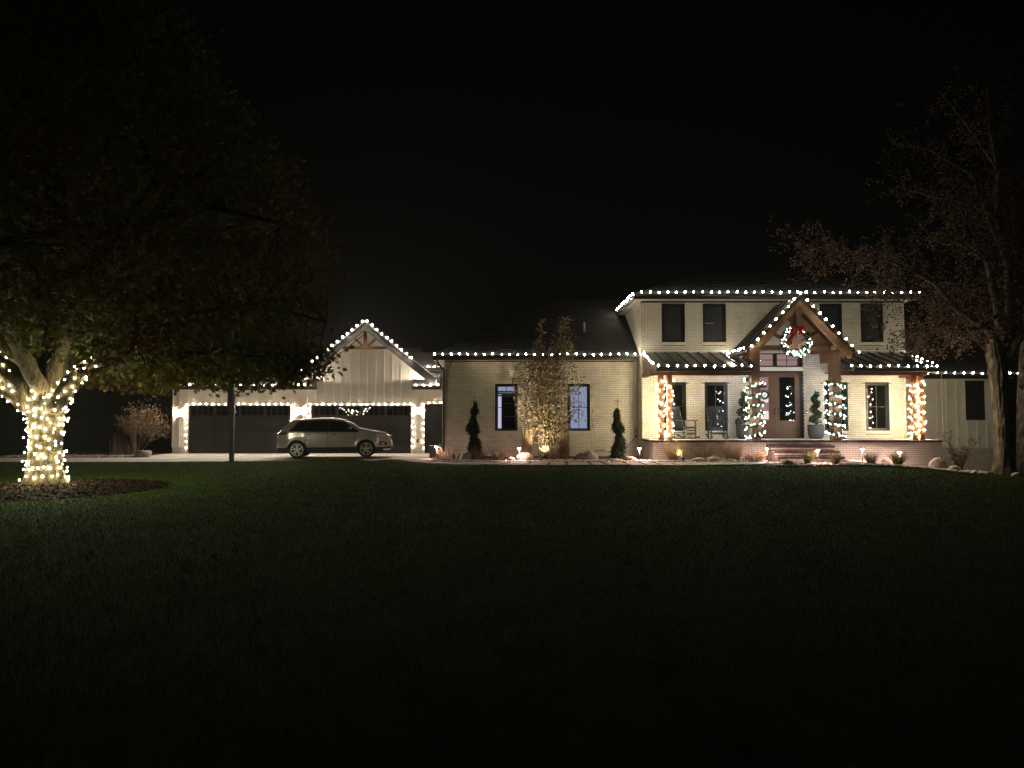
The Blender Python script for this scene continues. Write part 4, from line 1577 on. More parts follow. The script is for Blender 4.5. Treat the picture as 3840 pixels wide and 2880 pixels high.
# grille and number plate on the nose
gr = MB()
for k in range(4):
    z = .66 + k * .062
    gr.box(4.70 - k * .012, 4.79 - k * .012, -.42, .42, z, z + .030)
gr.build('grille', 'chrome', car, local=True)
MB().box(4.66, 4.74, -.44, .44, .63, .90).build('grille_backing', 'car_trim', car, local=True)
MB().box(4.68, 4.80, -.55, .55, .36, .50).build('lower_intake', 'car_trim', car, local=True)
MB().box(-.02, .05, -.26, .26, .80, .92).build('number_plate', 'utility_grey', car, local=True)
MB().box(.5, 4.2, -.62, .62, .26, .75).build('underbody', 'car_trim', car, local=True)
# mirrors
for s in (-1, 1):
    y = S(3.05, 1.2)
    m = MB().blob((3.05, s * (y + .13), 1.235), (.11, .10, .075), 3, .06, 2)
    mr = m.build('wing_mirror', 'chrome', car, local=True, smooth=True)
    MB().bar((3.10, s * (y - .02), 1.17), (3.07, s * (y + .10), 1.20), .06, .03).build('mirror_arm', 'car_trim', mr, local=True)
# wheels
for x in (XR, XF):
    for s in (-1, 1):
        wc = (x, s * .80, .36)
        t_ = MB().lathe([(.235, -.11), (.30, -.115), (.345, -.10), (.36, -.06), (.36, .06), (.345, .10), (.30, .115), (.235, .11)], 32, wc, 'y', cap=False).build('wheel', 'rubber', car, local=True, smooth=True)
        ys = s * .80 + s * .098
        MB().lathe([(.232, -.02), (.232, .02)], 24, (x, s * .80, .36), 'y').build('brake_disc', 'car_trim', t_, local=True)
        rim = MB().lathe([(.236, -.118), (.262, -.118), (.262, -.085), (.236, -.08)] if s < 0 else [(.236, .08), (.262, .085), (.262, .118), (.236, .118)], 32, wc, 'y', cap=False)
        for k in range(5):
            a0 = 2 * math.pi * k / 5 + .3
            for d in (-.16, .16):
                a1, a2 = a0 + d * .8, a0 + d * 1.35
                rim.bar((x + .05 * math.cos(a1), ys, .36 + .05 * math.sin(a1)), (x + .25 * math.cos(a2), ys, .36 + .25 * math.sin(a2)), .035, .03, up=(0, 1, 0))
        rim.lathe([(.062, -.012), (.062, .012)], 14, (x, ys, .36), 'y')
        rim.build('rim', 'alloy', t_, local=True)
# seats seen through the front side window
for x in (2.35,):
    m = MB().blob((x, -.38, 1.22), (.10, .17, .14), 5, .05, 2)
    m.build('head_rest', 'car_seat', car, local=True, smooth=True)
cpos = at(1053, 1716, 31.4)
car.location = (-10.02, 31.25, .008)
car.rotation_euler = (0, R(-.6), R(6.5))

# ================================================================== BASKETBALL HOOP
hx0 = -11.10
hoop = thing('basketball_hoop', 'black pole basketball hoop at the driveway edge', 'basketball hoop', (hx0, 28.6, H(hx0, 28.6)))
MB().box(-.21, .21, -.16, .16, .0, .025).build('base_plate', 'pole_black', hoop, local=True)
MB().cbox((0, 0, .026), .16, .15, 3.3, .012).build('pole', 'pole_black', hoop, local=True)
MB().cbox((-.035, -.02, 1.95), .24, .25, 1.25, .03).build('pole_pad', 'pole_black', hoop, local=True)
for sx in (-.16, .16):
    MB().bar((sx * .5, .06, 2.55), (sx, .86, 3.02), .05, .06).build('extension_arm', 'pole_black', hoop, local=True)
    MB().bar((sx * .5, .06, 2.98), (sx, .86, 3.44), .05, .06).build('extension_arm', 'pole_black', hoop, local=True)
MB().tube([(.11, -.02, 1.98), (.11, .02, 2.60)], .016, 8).build('lift_strut', 'steel', hoop, local=True)
MB().bar((.10, -.05, 2.06), (.17, -.08, 1.92), .04, .05).build('crank_handle', 'steel', hoop, local=True)
bb = MB().box(-.76, .76, .90, .925, 2.90, 3.80).build('backboard', 'acrylic', hoop, local=True)
fr = MB()
for c in ((-.78, .78, 2.87, 2.90), (-.78, .78, 3.80, 3.83), (-.78, -.76, 2.90, 3.80), (.76, .78, 2.90, 3.80)):
    fr.box(c[0], c[1], .89, .935, c[2], c[3])
for x in (-.3, .3):
    fr.box(x - .02, x + .02, .86, .895, 2.9, 3.8)
fr.build('board_frame', 'pole_black', bb, local=True)
rc = Vector((.0, 1.32, 3.05))
MB().tube([rc + Vector((.228 * math.cos(a), .228 * math.sin(a), 0)) for a in [2 * math.pi * k / 24 for k in range(25)]], .010, 6).build('rim', 'bow_red', hoop, local=True)
nm = MB()
for k in range(12):
    for d in (1, -1):
        pts = []
        for j in range(7):
            f = j / 6
            r_ = .225 - .10 * f
            a = 2 * math.pi * k / 12 + d * f * 1.05
            pts.append(rc + Vector((r_ * math.cos(a), r_ * math.sin(a), -.01 - .44 * f)))
        nm.tube(pts, .006, 4)
nm.build('net', 'net_cord', hoop, local=True)

# ================================================================== DARK BOX AT THE WING CORNER
bxc = Vector((-2.80, 26.35, 0))
bz = H(bxc.x, bxc.y) - .02
dbx = thing('utility_cabinet', 'black square cabinet standing at the corner of the brick wing', 'cabinet', (bxc.x, bxc.y, bz))
MB().box(-.19, .19, -.17, .17, 0, .52).build('body', 'black_frame', dbx, local=True)
MB().cbox((0, 0, .521), .42, .38, .03, .008).build('lid', 'pole_black', dbx, local=True)
for k in range(4):
    MB().box(-.15, .15, -.181, -.171, .10 + k * .09, .13 + k * .09).build('louvre', 'black_frame', dbx, local=True)


# ================================================================== PORCH FURNITURE
def rocking_chair():
    t = thing('rocking_chair', 'x', 'chair', (0, 0, 0))
    B = lambda p, q, w, h, nm, up=(0, 0, 1): MB().bar(p, q, w, h, up).build(nm, 'chair_paint', t, local=True)
    for s in (-1, 1):
        x = s * .27
        pts = []
        for k in range(13):
            y = -.46 + k * .085
            z = .022 + .30 * ((y + .02) / .58) ** 2 * .38
            pts.append((x, y, z))
        m = MB()
        for p, q in zip(pts, pts[1:]):
            m.bar(p, q, .035, .045)
        m.build('rocker', 'chair_paint', t, local=True)
        MB().tube([(x, -.26, .05), (x, -.26, .62)], .022, 8).build('leg', 'chair_paint', t, local=True)
        MB().tube([(x, .22, .05), (x * .98, .24, .42), (x * .95, .44, 1.10)], .022, 8).build('leg', 'chair_paint', t, local=True)
        B((x * 1.04, -.34, .645), (x * 1.0, .30, .62), .075, .025, 'armrest')
        for z in (.17, .29):
            B((x, -.26, z), (x, .22, z), .022, .022, 'stretcher')
    for y, z in ((-.26, .20), (-.26, .31), (.22, .22)):
        B((-.27, y, z), (.27, y, z), .022, .022, 'stretcher')
    for k in range(7):
        y = -.25 + k * .072
        B((-.26, y, .425 - .018 * k / 6 * 1.5), (.26, y, .425 - .018 * k / 6 * 1.5), .06, .022, 'seat_slat')
    B((-.27, -.27, .40), (.27, -.27, .40), .03, .05, 'seat_rail')
    for k in range(6):
        x = -.19 + k * .076
        B((x, .245, .44), (x * .97, .425, 1.02), .05, .016, 'back_slat', up=(0, 1, 0))
    B((-.27, .43, 1.06), (.27, .43, 1.06), .025, .13, 'head_rail')
    B((-.25, .24, .47), (.25, .24, .47), .025, .05, 'back_rail')
    return t


ch = rocking_chair()
ch.location = (ax(2566, 24.95), 24.95, PF + .004)
ch.rotation_euler = (0, 0, R(38))
tag(ch, 'black rocking chair turned sideways next to the light wrapped posts', 'chair', 'porch rocking chairs')
c2 = copy_tree(ch)
c2.location = (ax(2690, 25.0), 25.0, PF + .004)
c2.rotation_euler = (0, 0, R(-4))
tag(c2, 'black rocking chair facing straight out before the second porch window', 'chair', 'porch rocking chairs')


def spiral_pts(n, r0, r1, h, turns, ph):
    out = []
    for i in range(n):
        f = i / (n - 1)
        a = ph + 2 * math.pi * turns * f
        r = r0 + (r1 - r0) * f
        out.append(Vector((r * math.cos(a), r * math.sin(a), h * f)))
    return out


def topiary(x, y, lab, ph, r0):
    t = thing('potted_topiary', lab, 'plant', (x, y, PF + .001), 0, 'spiral topiaries beside the front door')
    MB().lathe([(.19, 0), (.235, .05), (.262, .14), (.275, .30), (.276, .49), (.25, .50), (.248, .46), (.01, .455)], 26).build('pot', 'pot', t, local=True, smooth=True)
    P = spiral_pts(46, r0, .05, 1.02, 2.9, ph)
    P = [p + Vector((0, 0, .56)) for p in P]
    MB().tube([(0, 0, .45), (0, 0, 1.55)], .02, 6).build('stem', 'twig', t, local=True)
    pts, D = [], []
    for i, p in enumerate(P):
        f = i / 45
        rr = .115 - .035 * f
        for k in range(85):
            d = Vector((rnd.gauss(0, 1), rnd.gauss(0, 1), rnd.gauss(0, 1))).normalized()
            pts.append(p + d * rr * (.55 + .45 * rnd.random()) + t.location)
            D.append(tuple(d))
    rot = dir_rot(np.array(D) + rng.normal(size=(len(D), 3)) * .5)
    scatter('foliage', np.array(pts), rng.uniform(.03, .055, len(pts)), T_LEAF, 'topiary_leaf', t, rot=rot)
    return t


topiary(ax(2790, 25.2), 25.2, 'spiral topiary in dark pot left of the front doors', 2.4, .20)
topiary(ax(3059, 25.2), 25.2, 'spiral topiary in dark pot right of the front doors', .4, .13)


# ---- garlands with white lights round the two big posts
def garland(cx, cy, hand, lab, ph):
    t = thing('lighted_garland', lab, 'garland', (cx, cy, PF), 0, 'lighted garlands on the gable posts')
    P = []
    turns, n, h = 6.0, 220, 1.98
    for i in range(n):
        f = i / (n - 1)
        a = ph + hand * 2 * math.pi * turns * f
        # hug the square post
        c, s_ = math.cos(a), math.sin(a)
        r = .17 / max(abs(c), abs(s_)) * .55 + .23 * .45 + .035
        P.append(Vector((r * c, r * s_, .07 + h * f)))
    MB().tube([p for p in P], .018, 5).build('cord', 'cable', t, local=True)
    pts, D = [], []
    for p in P:
        for k in range(30):
            d = Vector((rnd.gauss(0, 1), rnd.gauss(0, 1), rnd.gauss(0, 1))).normalized()
            out = Vector((p.x, p.y, 0)).normalized()
            if d.dot(out) < -.35:
                continue
            pts.append(p + d * .012 + t.location)
            D.append(tuple(d))
    rot = dir_rot(np.array(D))
    scatter('needles', np.array(pts), rng.uniform(.07, .135, len(pts)), T_NEED, 'garland_needle', t, rot=rot, width=.16)
    B = []
    for i in range(0, n, 3):
        p = P[i]
        out = Vector((p.x, p.y, 0)).normalized()
        k = 1 if i % 6 else 2
        for q in range(k):
            B.append(p + t.location + out * rnd.uniform(.04, .075) + Vector((rnd.uniform(-.04, .04), 0, rnd.uniform(-.055, .055))))
    add_bulbs(t, B, 'bulb_garland', .0095, 1.4)
    return t


garland(BIG[0][0], BIG[0][1], 1, 'lit evergreen garland spiralling round the post left of the doors', 2.9)
garland(BIG[1][0], BIG[1][1], -1, 'lit evergreen garland spiralling round the post right of the doors', .4)

# ---- small lights wrapped round the cedar posts
for (x, y), lab in zip(SMALL, ('lights wrapped round the outermost post on the rocking chair side', 'lights wrapped round the second post on the rocking chair side',
                               'lights wrapped round the inner post at the far porch end', 'lights wrapped round the outermost post at the far porch end')):
    t = thing('light_string', lab, 'string lights', (x, y, PF), 0, 'lights wrapped round the porch posts')
    turns, n = 13, 13 * 16
    ph = rnd.uniform(0, 6)
    W = []
    for i in range(n):
        f = i / (n - 1)
        a = ph + 2 * math.pi * turns * f
        c, s_ = math.cos(a), math.sin(a)
        r = .088 / max(abs(c), abs(s_))
        W.append(Vector((r * c, r * s_, .06 + 1.92 * f + .03 * math.sin(a * 1.7))))
    MB().tube(W, .004, 4).build('wire', 'cable', t, local=True)
    B = [w + t.location + Vector((w.x, w.y, 0)).normalized() * .040 + Vector((rnd.uniform(-.03, .03), 0, rnd.uniform(-.04, .04))) for w in along(W, .29, .03)]
    add_bulbs(t, B, 'bulb_post', .009, 1.4)


# ---- wreaths
def wreath(c, R0, r0, n, lab, bulbs, bow):
    t = thing('wreath', lab, 'wreath', tuple(c))
    MB().tube([Vector((R0 * math.cos(a), 0, R0 * math.sin(a))) for a in [2 * math.pi * k / 32 for k in range(33)]], r0 * .35, 6).build('ring', 'cable', t, local=True)
    pts, D = [], []
    for i in range(n):
        a = rnd.uniform(0, 2 * math.pi)
        p = Vector((R0 * math.cos(a), 0, R0 * math.sin(a)))
        d = Vector((rnd.gauss(0, 1), rnd.gauss(0, 1) - .2, rnd.gauss(0, 1))).normalized()
        pts.append(p + d * r0 * .25 + t.location)
        D.append(tuple(d))
    scatter('needles', np.array(pts), rng.uniform(.6, 1.0, n) * r0, T_NEED, 'garland_needle', t, rot=dir_rot(np.array(D)), width=.17)
    B = []
    while len(B) < bulbs:
        a = rnd.uniform(0, 2 * math.pi)
        if math.sin(a) > .2 and rnd.random() < .65:
            continue
        q = rnd.uniform(-.8, .8) * r0
        rr = R0 + q
        B.append(Vector((rr * math.cos(a), -r0 * rnd.uniform(.5, .9), rr * math.sin(a))) + t.location)
    if bulbs:
        add_bulbs(t, B, 'bulb_garland', .0095, 1.3)
    if bow:
        y = -r0 * .95
        m = MB()
        for s in (-1, 1):
            def loop(a, b, s=s):
                th = a * math.pi
                return (s * (.02 + .22 * math.sin(th)), y - .06 * math.sin(th * 2) - .02 + (b - .5) * .02, R0 * .86 + .13 * math.cos(th) * .6 + (b - .5) * .12)
            m.grid(loop, 10, 2)
        m.build('bow_loops', 'bow_red', t, local=True, smooth=True)
        for s, dx, dz in ((-1, .36, .46), (1, .30, .24)):
            m = MB()
            def tail(a, b, s=s, dx=dx, dz=dz):
                return (s * (.03 + dx * a) + (b - .5) * .13 * (1 if s < 0 else .8), y - .03 - .03 * math.sin(a * 6), R0 * .84 - dz * a + (b - .5) * .05 * s)
            m.grid(tail, 10, 2)
            tl = m.build('bow_tail', 'bow_red', t, local=True, smooth=True)
            m = MB()
            for e in (.06, .94):
                m.tube([Vector(tail(k / 8, e)) + Vector((0, -.006, 0)) for k in range(9)], .008, 4)
            m.build('ribbon_edge', 'ribbon_gold', tl, local=True)
        MB().blob((0, y - .06, R0 * .86), (.05, .04, .05), 2, .1, 1).build('bow_knot', 'bow_red', t, local=True)
    return t


wc = at(2984.5, 1281, 23.97)
wreath(wc, .435, .125, 5200, 'large lit wreath with red bow hanging in the timber gable', 48, True)
dw = at(2867, 1481, HY - .03)
wreath(Vector((dw.x, HY - .02, dw.z)), .135, .06, 1500, 'small dark wreath on the glass of the left front door', 0, False)

# rain chain at the right porch corner
rx = 14.02
rch = thing('rain_chain', 'metal rain chain hanging from the right end of the porch roof', 'rain chain', (rx, 23.45, FZ - .1))
for k in range(38):
    z = -.06 - k * .066
    MB().lathe([(.010, z - .030), (.022, z - .004), (.020, z), (.007, z - .026)], 8).build('cup', 'steel', rch, local=True)
MB().tube([(0, 0, 0), (0, 0, -2.6)], .004, 4).build('chain', 'steel', rch, local=True)

# cable from the outlet to the bed
cabl = MB()
cabl.tube([(eb.x, WY - .14, eb.z - .12), (eb.x - .1, WY - .2, eb.z - .28), (eb.x - .5, 25.6, eb.z - .5), (eb.x - .95, 25.2, eb.z - .72), (eb.x - 1.6, 25.0, .62), (eb.x - 2.3, 24.8, .36)], .012, 6)
cabl.blob((eb.x - .02, WY - .17, eb.z - .22), (.06, .05, .07), 4, .2, 1)
tag(cabl.build('extension_cable', 'cable'), 'dark cable running from the wall outlet down past the spruce', 'cable')
# ================================================================== BEDS: STONES, BOULDERS
def stones(name, sampler, n, rmin, rmax, lab, mat='river_stone'):
    vs, fs = ICO[1]
    V0 = np.array([tuple(v) for v in vs])
    F0 = np.array(fs)
    P = np.array([sampler() for _ in range(n)])
    r = rng.uniform(rmin, rmax, n)
    sc = np.stack([r * rng.uniform(.8, 1.5, n), r * rng.uniform(.7, 1.1, n), r * rng.uniform(.45, .8, n)], 1)
    L = V0[None] * sc[:, None] * (1 + rng.normal(size=(n, len(V0), 1)) * .10)
    a = rng.uniform(0, 6.28, n)
    c, s = np.cos(a), np.sin(a)
    X = L[:, :, 0] * c[:, None] - L[:, :, 1] * s[:, None]
    Y = L[:, :, 0] * s[:, None] + L[:, :, 1] * c[:, None]
    V = np.stack([X, Y, L[:, :, 2]], 2)
    V += np.array([(p[0], p[1], H(p[0], p[1]) + .02) for p in P])[:, None]
    V[:, :, 2] += (sc[:, 2] * .45)[:, None]
    F = F0[None] + (np.arange(n) * len(V0))[:, None, None]
    o = npmesh(name, V.reshape(-1, 3), F.reshape(-1, 3), mat, smooth=True)
    tag(o, lab, 'gravel')
    o['kind'] = 'stuff'
    return o


def wing_bed():
    while True:
        x, y = rnd.uniform(-2.6, 12.0), 22.92 + abs(rnd.gauss(0, .55))
        if x > 4.6 and y > 23.95 or (8.2 < x < 10.8 and y > 22.8) or y > 25.5:
            continue
        if x > 7 and y < 22.95 + .25 * sm(7, 9, x):
            continue
        return x, y


stones('river_stones', wing_bed, 4200, .028, .062, 'pale river stones covering the beds along the house')
stones('river_stones', lambda: ((lambda a: (7.7 + a * 6.6, 20.98 + .9 * a * a + .25 * math.sin(a * 5) + rnd.random() ** 1.3 * 1.3))(rnd.random())), 1700, .03, .065, 'river stones in the curved bed before the steps')
stones('river_stones', lambda: ((lambda a: (14.2 + a * 8.0, 23.3 - a * 1.0 + .3 * math.sin(a * 9) + abs(rnd.gauss(0, .7))))(rnd.random())), 900, .03, .08, 'river stones round the bare tree at the right corner')
stones('river_stones', lambda: (rnd.uniform(-22.3, -16.6), 31.55 + abs(rnd.gauss(0, .5))), 700, .03, .075, 'river stones by the garage corner shrub')


def boulder(u, Y, w, h, lab, seed, dk=1.0, slab=False):
    x = ax(u, Y)
    z = H(x, Y)
    k = Y / FPX
    m = MB().blob((0, 0, h * k * .32), (w * k * .54, max(.12, w * k * .36), h * k * .78), seed, .30, 3, flat=.4)
    o = m.build('boulder', 'boulder', None, smooth=True)
    o.location = (x, Y, z)
    return tag(o, lab, 'boulder', 'landscape boulders')


for a in [(1701, 24.1, 17, 27, 'small upright pale stone near the wing corner', 3), (1719, 24.7, 26, 22, 'dark stone behind the small upright pale stone', 5),
          (1748, 24.3, 42, 28, 'dark rounded boulder left of the first spruce', 7), (1917, 23.5, 32, 17, 'small round boulder left of the large pink boulder', 9),
          (1970, 23.6, 66, 33, 'large pinkish boulder lit by the path light', 11), (2202, 24.1, 68, 35, 'large brown boulder right of the leafy clump', 14),
          (2306, 23.3, 62, 13, 'flat slab stone at the foot of the second spruce', 16), (2359, 23.4, 46, 21, 'rounded pink boulder beside the flat slab', 18),
          (2620, 23.2, 55, 17, 'low boulder right of the plumed grass', 21), (2676, 23.25, 58, 22, 'domed boulder in the middle of the porch bed', 23),
          (2738, 23.2, 42, 13, 'low boulder at the foot of the dry grasses', 25), (2952, 21.35, 45, 22, 'boulder on the lawn edge before the brick steps', 27),
          (3326, 23.5, 40, 28, 'round boulder against the porch wall', 30), (3512, 23.1, 62, 42, 'big boulder at the right porch corner', 33),
          (3572, 22.7, 46, 24, 'smaller boulder right of the big porch corner one', 35), (540, 31.7, 56, 26, 'boulder at the foot of the garage corner shrub', 38),
          (3690, 22.6, 36, 12, 'low stone left of the bare tree trunk', 41), (3810, 21.9, 40, 16, 'low stone right of the bare tree trunk', 44)]:
    boulder(*a)


# ================================================================== GRASSES
def blades(P0, D, h, w, curve, seg=4):
    """ribbons: base points, lean directions (n,2), heights, widths"""
    n = len(P0)
    V = np.zeros((n, (seg + 1) * 2, 3))
    side = np.stack([-D[:, 1], D[:, 0]], 1)
    ln = np.linalg.norm(side, axis=1, keepdims=True) + 1e-6
    ang = rng.uniform(0, 6.28, n)
    sd = np.stack([np.cos(ang), np.sin(ang)], 1)
    for k in range(seg + 1):
        f = k / seg
        out = D * (f ** curve)[..., None] if hasattr(f ** curve, 'shape') else D * f ** curve
        drop = np.linalg.norm(D, axis=1) ** 2 * .35 * f ** 3 / np.maximum(h, .05)
        c = np.zeros((n, 3))
        c[:, :2] = P0[:, :2] + out
        c[:, 2] = P0[:, 2] + h * f - drop
        ww = w * (1 - f * .85)
        V[:, 2 * k, :2] = c[:, :2] - sd * ww[:, None]
        V[:, 2 * k + 1, :2] = c[:, :2] + sd * ww[:, None]
        V[:, 2 * k, 2] = V[:, 2 * k + 1, 2] = c[:, 2]
    F = []
    for k in range(seg):
        F += [(2 * k, 2 * k + 1, 2 * k + 3), (2 * k, 2 * k + 3, 2 * k + 2)]
    F = np.array(F)
    FF = F[None] + (np.arange(n) * (seg + 1) * 2)[:, None, None]
    tips = (V[:, -1] + V[:, -2]) / 2
    tdir = tips - (V[:, -3] + V[:, -4]) / 2
    return V.reshape(-1, 3), FF.reshape(-1, 3), tips, tdir


def clump(u, Y, n, h, base, spread, lab, mat='straw', plumes=0, bias=(0, 0), curve=1.6, w=.005, psize=.13, group='ornamental grasses in the beds', hj=.35, name='ornamental_grass'):
    x = ax(u, Y)
    z = H(x, Y) + .01
    t = thing(name, lab, 'grass', (x, Y, z), 0, group)
    a = rng.uniform(0, 6.28, n)
    r = np.sqrt(rng.uniform(0, 1, n)) * base
    P = np.stack([x + r * np.cos(a), Y + r * np.sin(a), np.full(n, z)], 1)
    m = rng.uniform(.15, 1, n) * spread
    D = np.stack([np.cos(a) * m + bias[0], np.sin(a) * m + bias[1]], 1)
    hh = h * rng.uniform(1 - hj, 1.05, n)
    V, F, tips, td = blades(P, D, hh, np.full(n, w), curve)
    npmesh('blades', V, F, mat, t)
    if plumes:
        idx = rng.choice(n, plumes, replace=False)
        pts, dd = [], []
        for i in idx:
            d = td[i] / (np.linalg.norm(td[i]) + 1e-6)
            for k in range(26):
                f = rng.uniform(-.5, .5)
                pts.append(tips[i] + d * f * psize)
                dd.append(d * 1.3 + rng.normal(size=3) * .5)
        sz = rng.uniform(.018, .034, len(pts))
        scatter('plumes', np.array(pts), sz, T_LEAF, 'plume', t, rot=dir_rot(np.array(dd)), width=.5)
    return t


clump(1976, 24.35, 260, 1.15, .17, .07, 'tall upright straw grass left of the leafy clump', hj=.4, w=.006)
clump(2112, 24.5, 260, 1.18, .19, .08, 'tall upright straw grass right of the leafy clump', hj=.4, w=.006)
clump(2072, 23.85, 380, .54, .08, .34, 'fountain grass with pale plumes lit by the uplight', plumes=34, bias=(-.10, -.05), w=.005)
clump(1873, 23.7, 300, .50, .20, .34, 'low dry perennial clump left of the small round boulder', mat='bush_leaf', plumes=40, psize=.07, w=.005)
clump(1800, 24.3, 160, .42, .22, .25, 'dry stalks at the foot of the first spruce', mat='bush_leaf', plumes=20, psize=.05)
clump(1668, 24.8, 110, .40, .18, .14, 'dried flower stalks at the wing corner', mat='bush_leaf', plumes=40, psize=.03, hj=.5)
clump(2521, 23.5, 460, .64, .13, .48, 'plumed fountain grass at the left end of the porch wall', plumes=80, w=.005, bias=(.03, 0))
clump(2638, 23.65, 300, .50, .16, .40, 'faint dry grass behind the low porch boulders', plumes=24, mat='bush_leaf')
clump(2745, 23.5, 480, .62, .20, .42, 'broad feathery dry grass in the middle of the porch bed', plumes=50, mat='straw')
clump(2826, 23.3, 520, .40, .22, .42, 'low tangled straw grass left of the brick steps', mat='straw', curve=1.2)
clump(3024, 21.9, 300, .50, .07, .34, 'arching grass tuft before the steps, left of the path light', mat='green_straw', w=.007, bias=(.10, 0))
clump(3129, 21.65, 240, .44, .08, .25, 'upright grass tuft before the steps, right of the path light', mat='green_straw', w=.007)
clump(3262, 22.0, 240, .42, .10, .24, 'dark grass tuft below the porch wall path light', mat='green_straw', w=.006)
clump(3362, 22.1, 340, .48, .10, .42, 'broad grass tuft nearest the right porch corner', mat='green_straw', w=.007, bias=(.06, 0))
clump(440, 33.0, 70, 1.0, .30, .10, 'upright grass left of the garage corner shrub', mat='bush_leaf', hj=.6, w=.008)
clump(497, 32.6, 70, .95, .28, .10, 'upright grass at the foot of the garage corner shrub', mat='bush_leaf', hj=.6, w=.008)
# low pink flowers and the dried stalks
px_ = ax(1657, 23.9)
gp = thing('flower_patch', 'low pink flowering patch at the wing corner path light', 'plant', (px_, 23.9, H(px_, 23.9)))
P = np.array([(px_ + rnd.gauss(0, .17), 23.9 + rnd.gauss(0, .12), H(px_, 23.9) + abs(rnd.gauss(.05, .05))) for _ in range(520)])
scatter('flowers', P, rng.uniform(.03, .055, 520), T_LEAF, 'pink_leaf', gp)
P = np.array([(px_ + rnd.gauss(0, .15), 23.9 + rnd.gauss(0, .1), H(px_, 23.9) + abs(rnd.gauss(.03, .03))) for _ in range(300)])
scatter('leaves', P, rng.uniform(.04, .06, 300), T_LEAF, 'bush_leaf', gp)


# ================================================================== WEEPING SPRUCES
def spruce(u, Y, prof, top, lab, hooks):
    x = ax(u, Y)
    z = H(x, Y)
    t = thing('weeping_spruce', lab, 'tree', (x, Y, z), 0, 'weeping spruces against the wing wall')
    m = MB().tube([(0, 0, 0), (.01, 0, .8), (-.01, 0, 1.5), (0, 0, top)], [.035, .028, .018, .004], 7)
    for s, zz in hooks:
        m.tube([(0, 0, zz - .02), (s * .04, 0, zz + .03), (s * .09, 0, zz + .025), (s * .13, 0, zz - .03)], [.012, .010, .008, .004], 5)
    m.build('trunk', 'twig', t, local=True)
    pts, D, sz = [], [], []
    for i in range(2600):
        h = rnd.uniform(.02, prof[-1][0])
        hw = interp(prof, h)
        a = rnd.uniform(0, 6.283)
        q = rnd.random() ** .6
        r = hw * q * .62
        ca, sa = math.cos(a), math.sin(a)
        r *= 1 + .45 * mnoise.noise(Vector((ca * 1.5, sa * 1.5, h * 3.5 + u)))
        pts.append((x + .04 * math.sin(h * 4 + u) + r * ca, Y + r * sa, z + h + .04))
        o = .35 + .75 * rnd.random()
        D.append((ca * o + rnd.gauss(0, .15), sa * o + rnd.gauss(0, .15), -1 + .5 * rnd.random()))
        sz.append(.05 + hw * rnd.uniform(.3, 1.0) + .06 * (rnd.random() < .08))
    scatter('foliage', np.array(pts), np.array(sz), T_LEAF, 'spruce', t, rot=dir_rot(np.array(D)), width=.30)
    return t


spruce(2317, 24.5, [(0, .17), (.2, .22), (.4, .23), (.62, .20), (.80, .13), (.90, .10), (1.04, .21), (1.16, .19), (1.3, .12), (1.42, .08), (1.54, .12), (1.68, .08), (1.74, .03)], 2.22,
       'weeping spruce standing right of the second wing window', ((-1, 2.0), (1, 1.98)))
spruce(1778, 24.7, [(0, .15), (.25, .21), (.5, .23), (.75, .16), (.86, .10), (1.0, .20), (1.17, .23), (1.32, .15), (1.45, .08), (1.58, .10), (1.70, .14), (1.80, .06), (1.95, .04)], 2.3,
       'weeping spruce standing left of the first wing window', ((-1, 1.97), (1, 2.0)))


# ================================================================== SHRUBS
def tubes(name, runs, mat, parent, n=6):
    m = MB()
    for pts, rad in runs:
        m.tube(pts, rad, n)
    return m.build(name, mat, parent, smooth=True, kind='stuff' if name in ('twigs', 'stems') else None)


def along_leaves(runs, per_m, jit):
    out = []
    for pts, rad in runs:
        for p in along(pts, 1.0 / per_m):
            out.append(p + Vector((rnd.gauss(0, jit), rnd.gauss(0, jit), rnd.gauss(0, jit))))
    return out


# tall leafy clump between the wing windows
cx, cy = ax(2046, 24.6), 24.6
cz = H(cx, cy)
asp = thing('leafy_clump', 'tall slender clump of trees with tan leaves lit from below', 'tree', (cx, cy, cz))
W = lambda x, y: at(1600 + x / 2.633, 1180 + y / 2.633, 24.6)
env = [(40, 1335, 1345), (120, 1105, 1150), (200, 1090, 1160), (300, 1060, 1160)]
LP = []
def leaf_in(y0, y1, xl, xr, n, dep=.42):
    for _ in range(n):
        f = rnd.random()
        y = y0 + (y1 - y0) * f
        a, b = xl[0] + (xl[1] - xl[0]) * f, xr[0] + (xr[1] - xr[0]) * f
        g = max(-1, min(1, rnd.gauss(0, .5)))
        p = W((a + b) / 2 + (b - a) / 2 * g, y)
        LP.append((p.x, p.y + rnd.gauss(0, dep * .6) * (1 - .5 * abs(g)), p.z))
leaf_in(40, 250, (1125, 1080), (1160, 1165), 70, .08)
leaf_in(250, 460, (1060, 1030), (1160, 1180), 300, .15)
leaf_in(20, 250, (1310, 1230), (1420, 1480), 150, .15)
leaf_in(250, 460, (1230, 1200), (1440, 1450), 520, .2)
leaf_in(440, 620, (930, 850), (1440, 1490), 1100)
leaf_in(620, 1000, (850, 890), (1490, 1440), 2200)
leaf_in(1000, 1150, (900, 1020), (1430, 1390), 950)
leaf_in(1130, 1300, (1020, 1100), (1390, 1390), 620)
leaf_in(1250, 1420, (1200, 1220), (1390, 1390), 350)
leaf_in(620, 1080, (1380, 1400), (1590, 1580), 130)
LP = np.array(LP)
scatter('leaves', LP, rng.uniform(.065, .115, len(LP)), T_LEAF, 'aspen_leaf', asp)
runs = []
